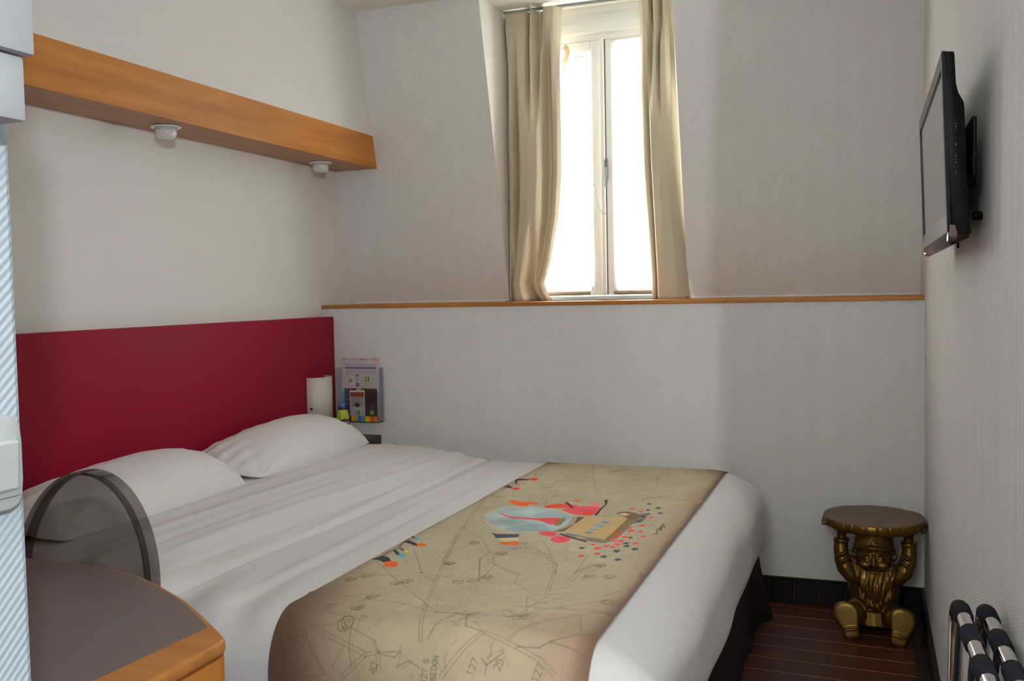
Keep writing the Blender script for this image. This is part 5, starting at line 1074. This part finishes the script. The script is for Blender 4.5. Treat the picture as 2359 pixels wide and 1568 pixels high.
for i in range(10):                                   # curled ends at the bottom
    u = -1+2*i/9; dz = .030*abs(u)**1.6+.006*math.sin(i*2.4)
    P = [G(.004+u*.046, -.054+.012*abs(u), .176+dz), G(.004+u*.055+.004*math.sin(i), -.068+.008*abs(u), .146+dz), G(.004+u*.052-.005*math.sin(i*2), -.074+.010*abs(u), .122+dz), G(.004+u*.040+.007*math.cos(i*1.3), -.066+.008*abs(u), .103+dz), G(.004+u*.034+.012*math.cos(i*1.3), -.060, .098+dz)]
    bd.tube(P, [.003, .0075, .0080, .0055, .002], 8)
remesh(bd.build('beard', M['gold'], gn, True), 0.0019, 2)
# boots: rounded toes up, broad soles towards the room
for s in (-1, 1):
    cx_, cy_ = (-.092, -.112) if s < 0 else (.098, -.142)
    R = Matrix.Rotation(s*0.24, 3, 'Y'); T = Matrix.Rotation(-0.16, 3, 'X')
    def bp_(x, y, z): return Vector(G(cx_, cy_, .073))+R @ (T @ Vector((x, y, z)))
    out_ = [(-.020, -.074), (-.029, -.062), (-.031, -.045), (-.0335, -.026), (-.043, -.002), (-.0515, .022), (-.0505, .046), (-.040, .062), (-.018, .071), (.008, .070), (.030, .060), (.043, .040), (.046, .016), (.040, -.006), (.0325, -.028), (.031, -.048), (.028, -.064), (.018, -.074)]
    bm2 = MB()
    for dy, sc_ in ((0.0, 1.0),):
        n2_ = len(out_); layers = [(-.0095, .55), (-.009, .80), (-.0062, .93), (-.001, .99), (.005, 1.0), (.014, 1.0), (.028, .95), (.045, .80)]
        rings = [[bm2.b.verts.new(bp_(x*k, y_, z*k)) for x, z in out_] for y_, k in layers]
        bm2.b.faces.new(rings[0]); bm2.b.faces.new(rings[-1][::-1])
        for A, B in zip(rings, rings[1:]):
            for i in range(n2_): bm2.b.faces.new((A[i], B[i], B[(i+1) % n2_], A[(i+1) % n2_]))
    bm2.tube([bp_(-.031, -.0065, -.0295), bp_(-.015, -.0115, -.0272), bp_(0, -.0118, -.0265), bp_(.015, -.0115, -.0272), bp_(.031, -.0065, -.0295)], .0032, 8)
    bm2.tube([bp_(-.030, -.0065, -.038), bp_(-.015, -.0110, -.0357), bp_(0, -.0113, -.035), bp_(.015, -.0110, -.0357), bp_(.030, -.0065, -.038)], .0026, 8)
    bm2.tube([bp_(0, .03, .01), bp_(-s*.012, .075, .012)], [.046, .040], 18)
    bmesh.ops.recalc_face_normals(bm2.b, faces=bm2.b.faces)
    remesh(bm2.build('boot', M['gold'], gn, True), 0.0024, 3)

# ------------------------------------------------------------------ fittings on the corridor wall
sw = thing('light_switch', 'white rounded light switch on the near left wall edge', 'switch', (-0.69, 0.58, 1.215))
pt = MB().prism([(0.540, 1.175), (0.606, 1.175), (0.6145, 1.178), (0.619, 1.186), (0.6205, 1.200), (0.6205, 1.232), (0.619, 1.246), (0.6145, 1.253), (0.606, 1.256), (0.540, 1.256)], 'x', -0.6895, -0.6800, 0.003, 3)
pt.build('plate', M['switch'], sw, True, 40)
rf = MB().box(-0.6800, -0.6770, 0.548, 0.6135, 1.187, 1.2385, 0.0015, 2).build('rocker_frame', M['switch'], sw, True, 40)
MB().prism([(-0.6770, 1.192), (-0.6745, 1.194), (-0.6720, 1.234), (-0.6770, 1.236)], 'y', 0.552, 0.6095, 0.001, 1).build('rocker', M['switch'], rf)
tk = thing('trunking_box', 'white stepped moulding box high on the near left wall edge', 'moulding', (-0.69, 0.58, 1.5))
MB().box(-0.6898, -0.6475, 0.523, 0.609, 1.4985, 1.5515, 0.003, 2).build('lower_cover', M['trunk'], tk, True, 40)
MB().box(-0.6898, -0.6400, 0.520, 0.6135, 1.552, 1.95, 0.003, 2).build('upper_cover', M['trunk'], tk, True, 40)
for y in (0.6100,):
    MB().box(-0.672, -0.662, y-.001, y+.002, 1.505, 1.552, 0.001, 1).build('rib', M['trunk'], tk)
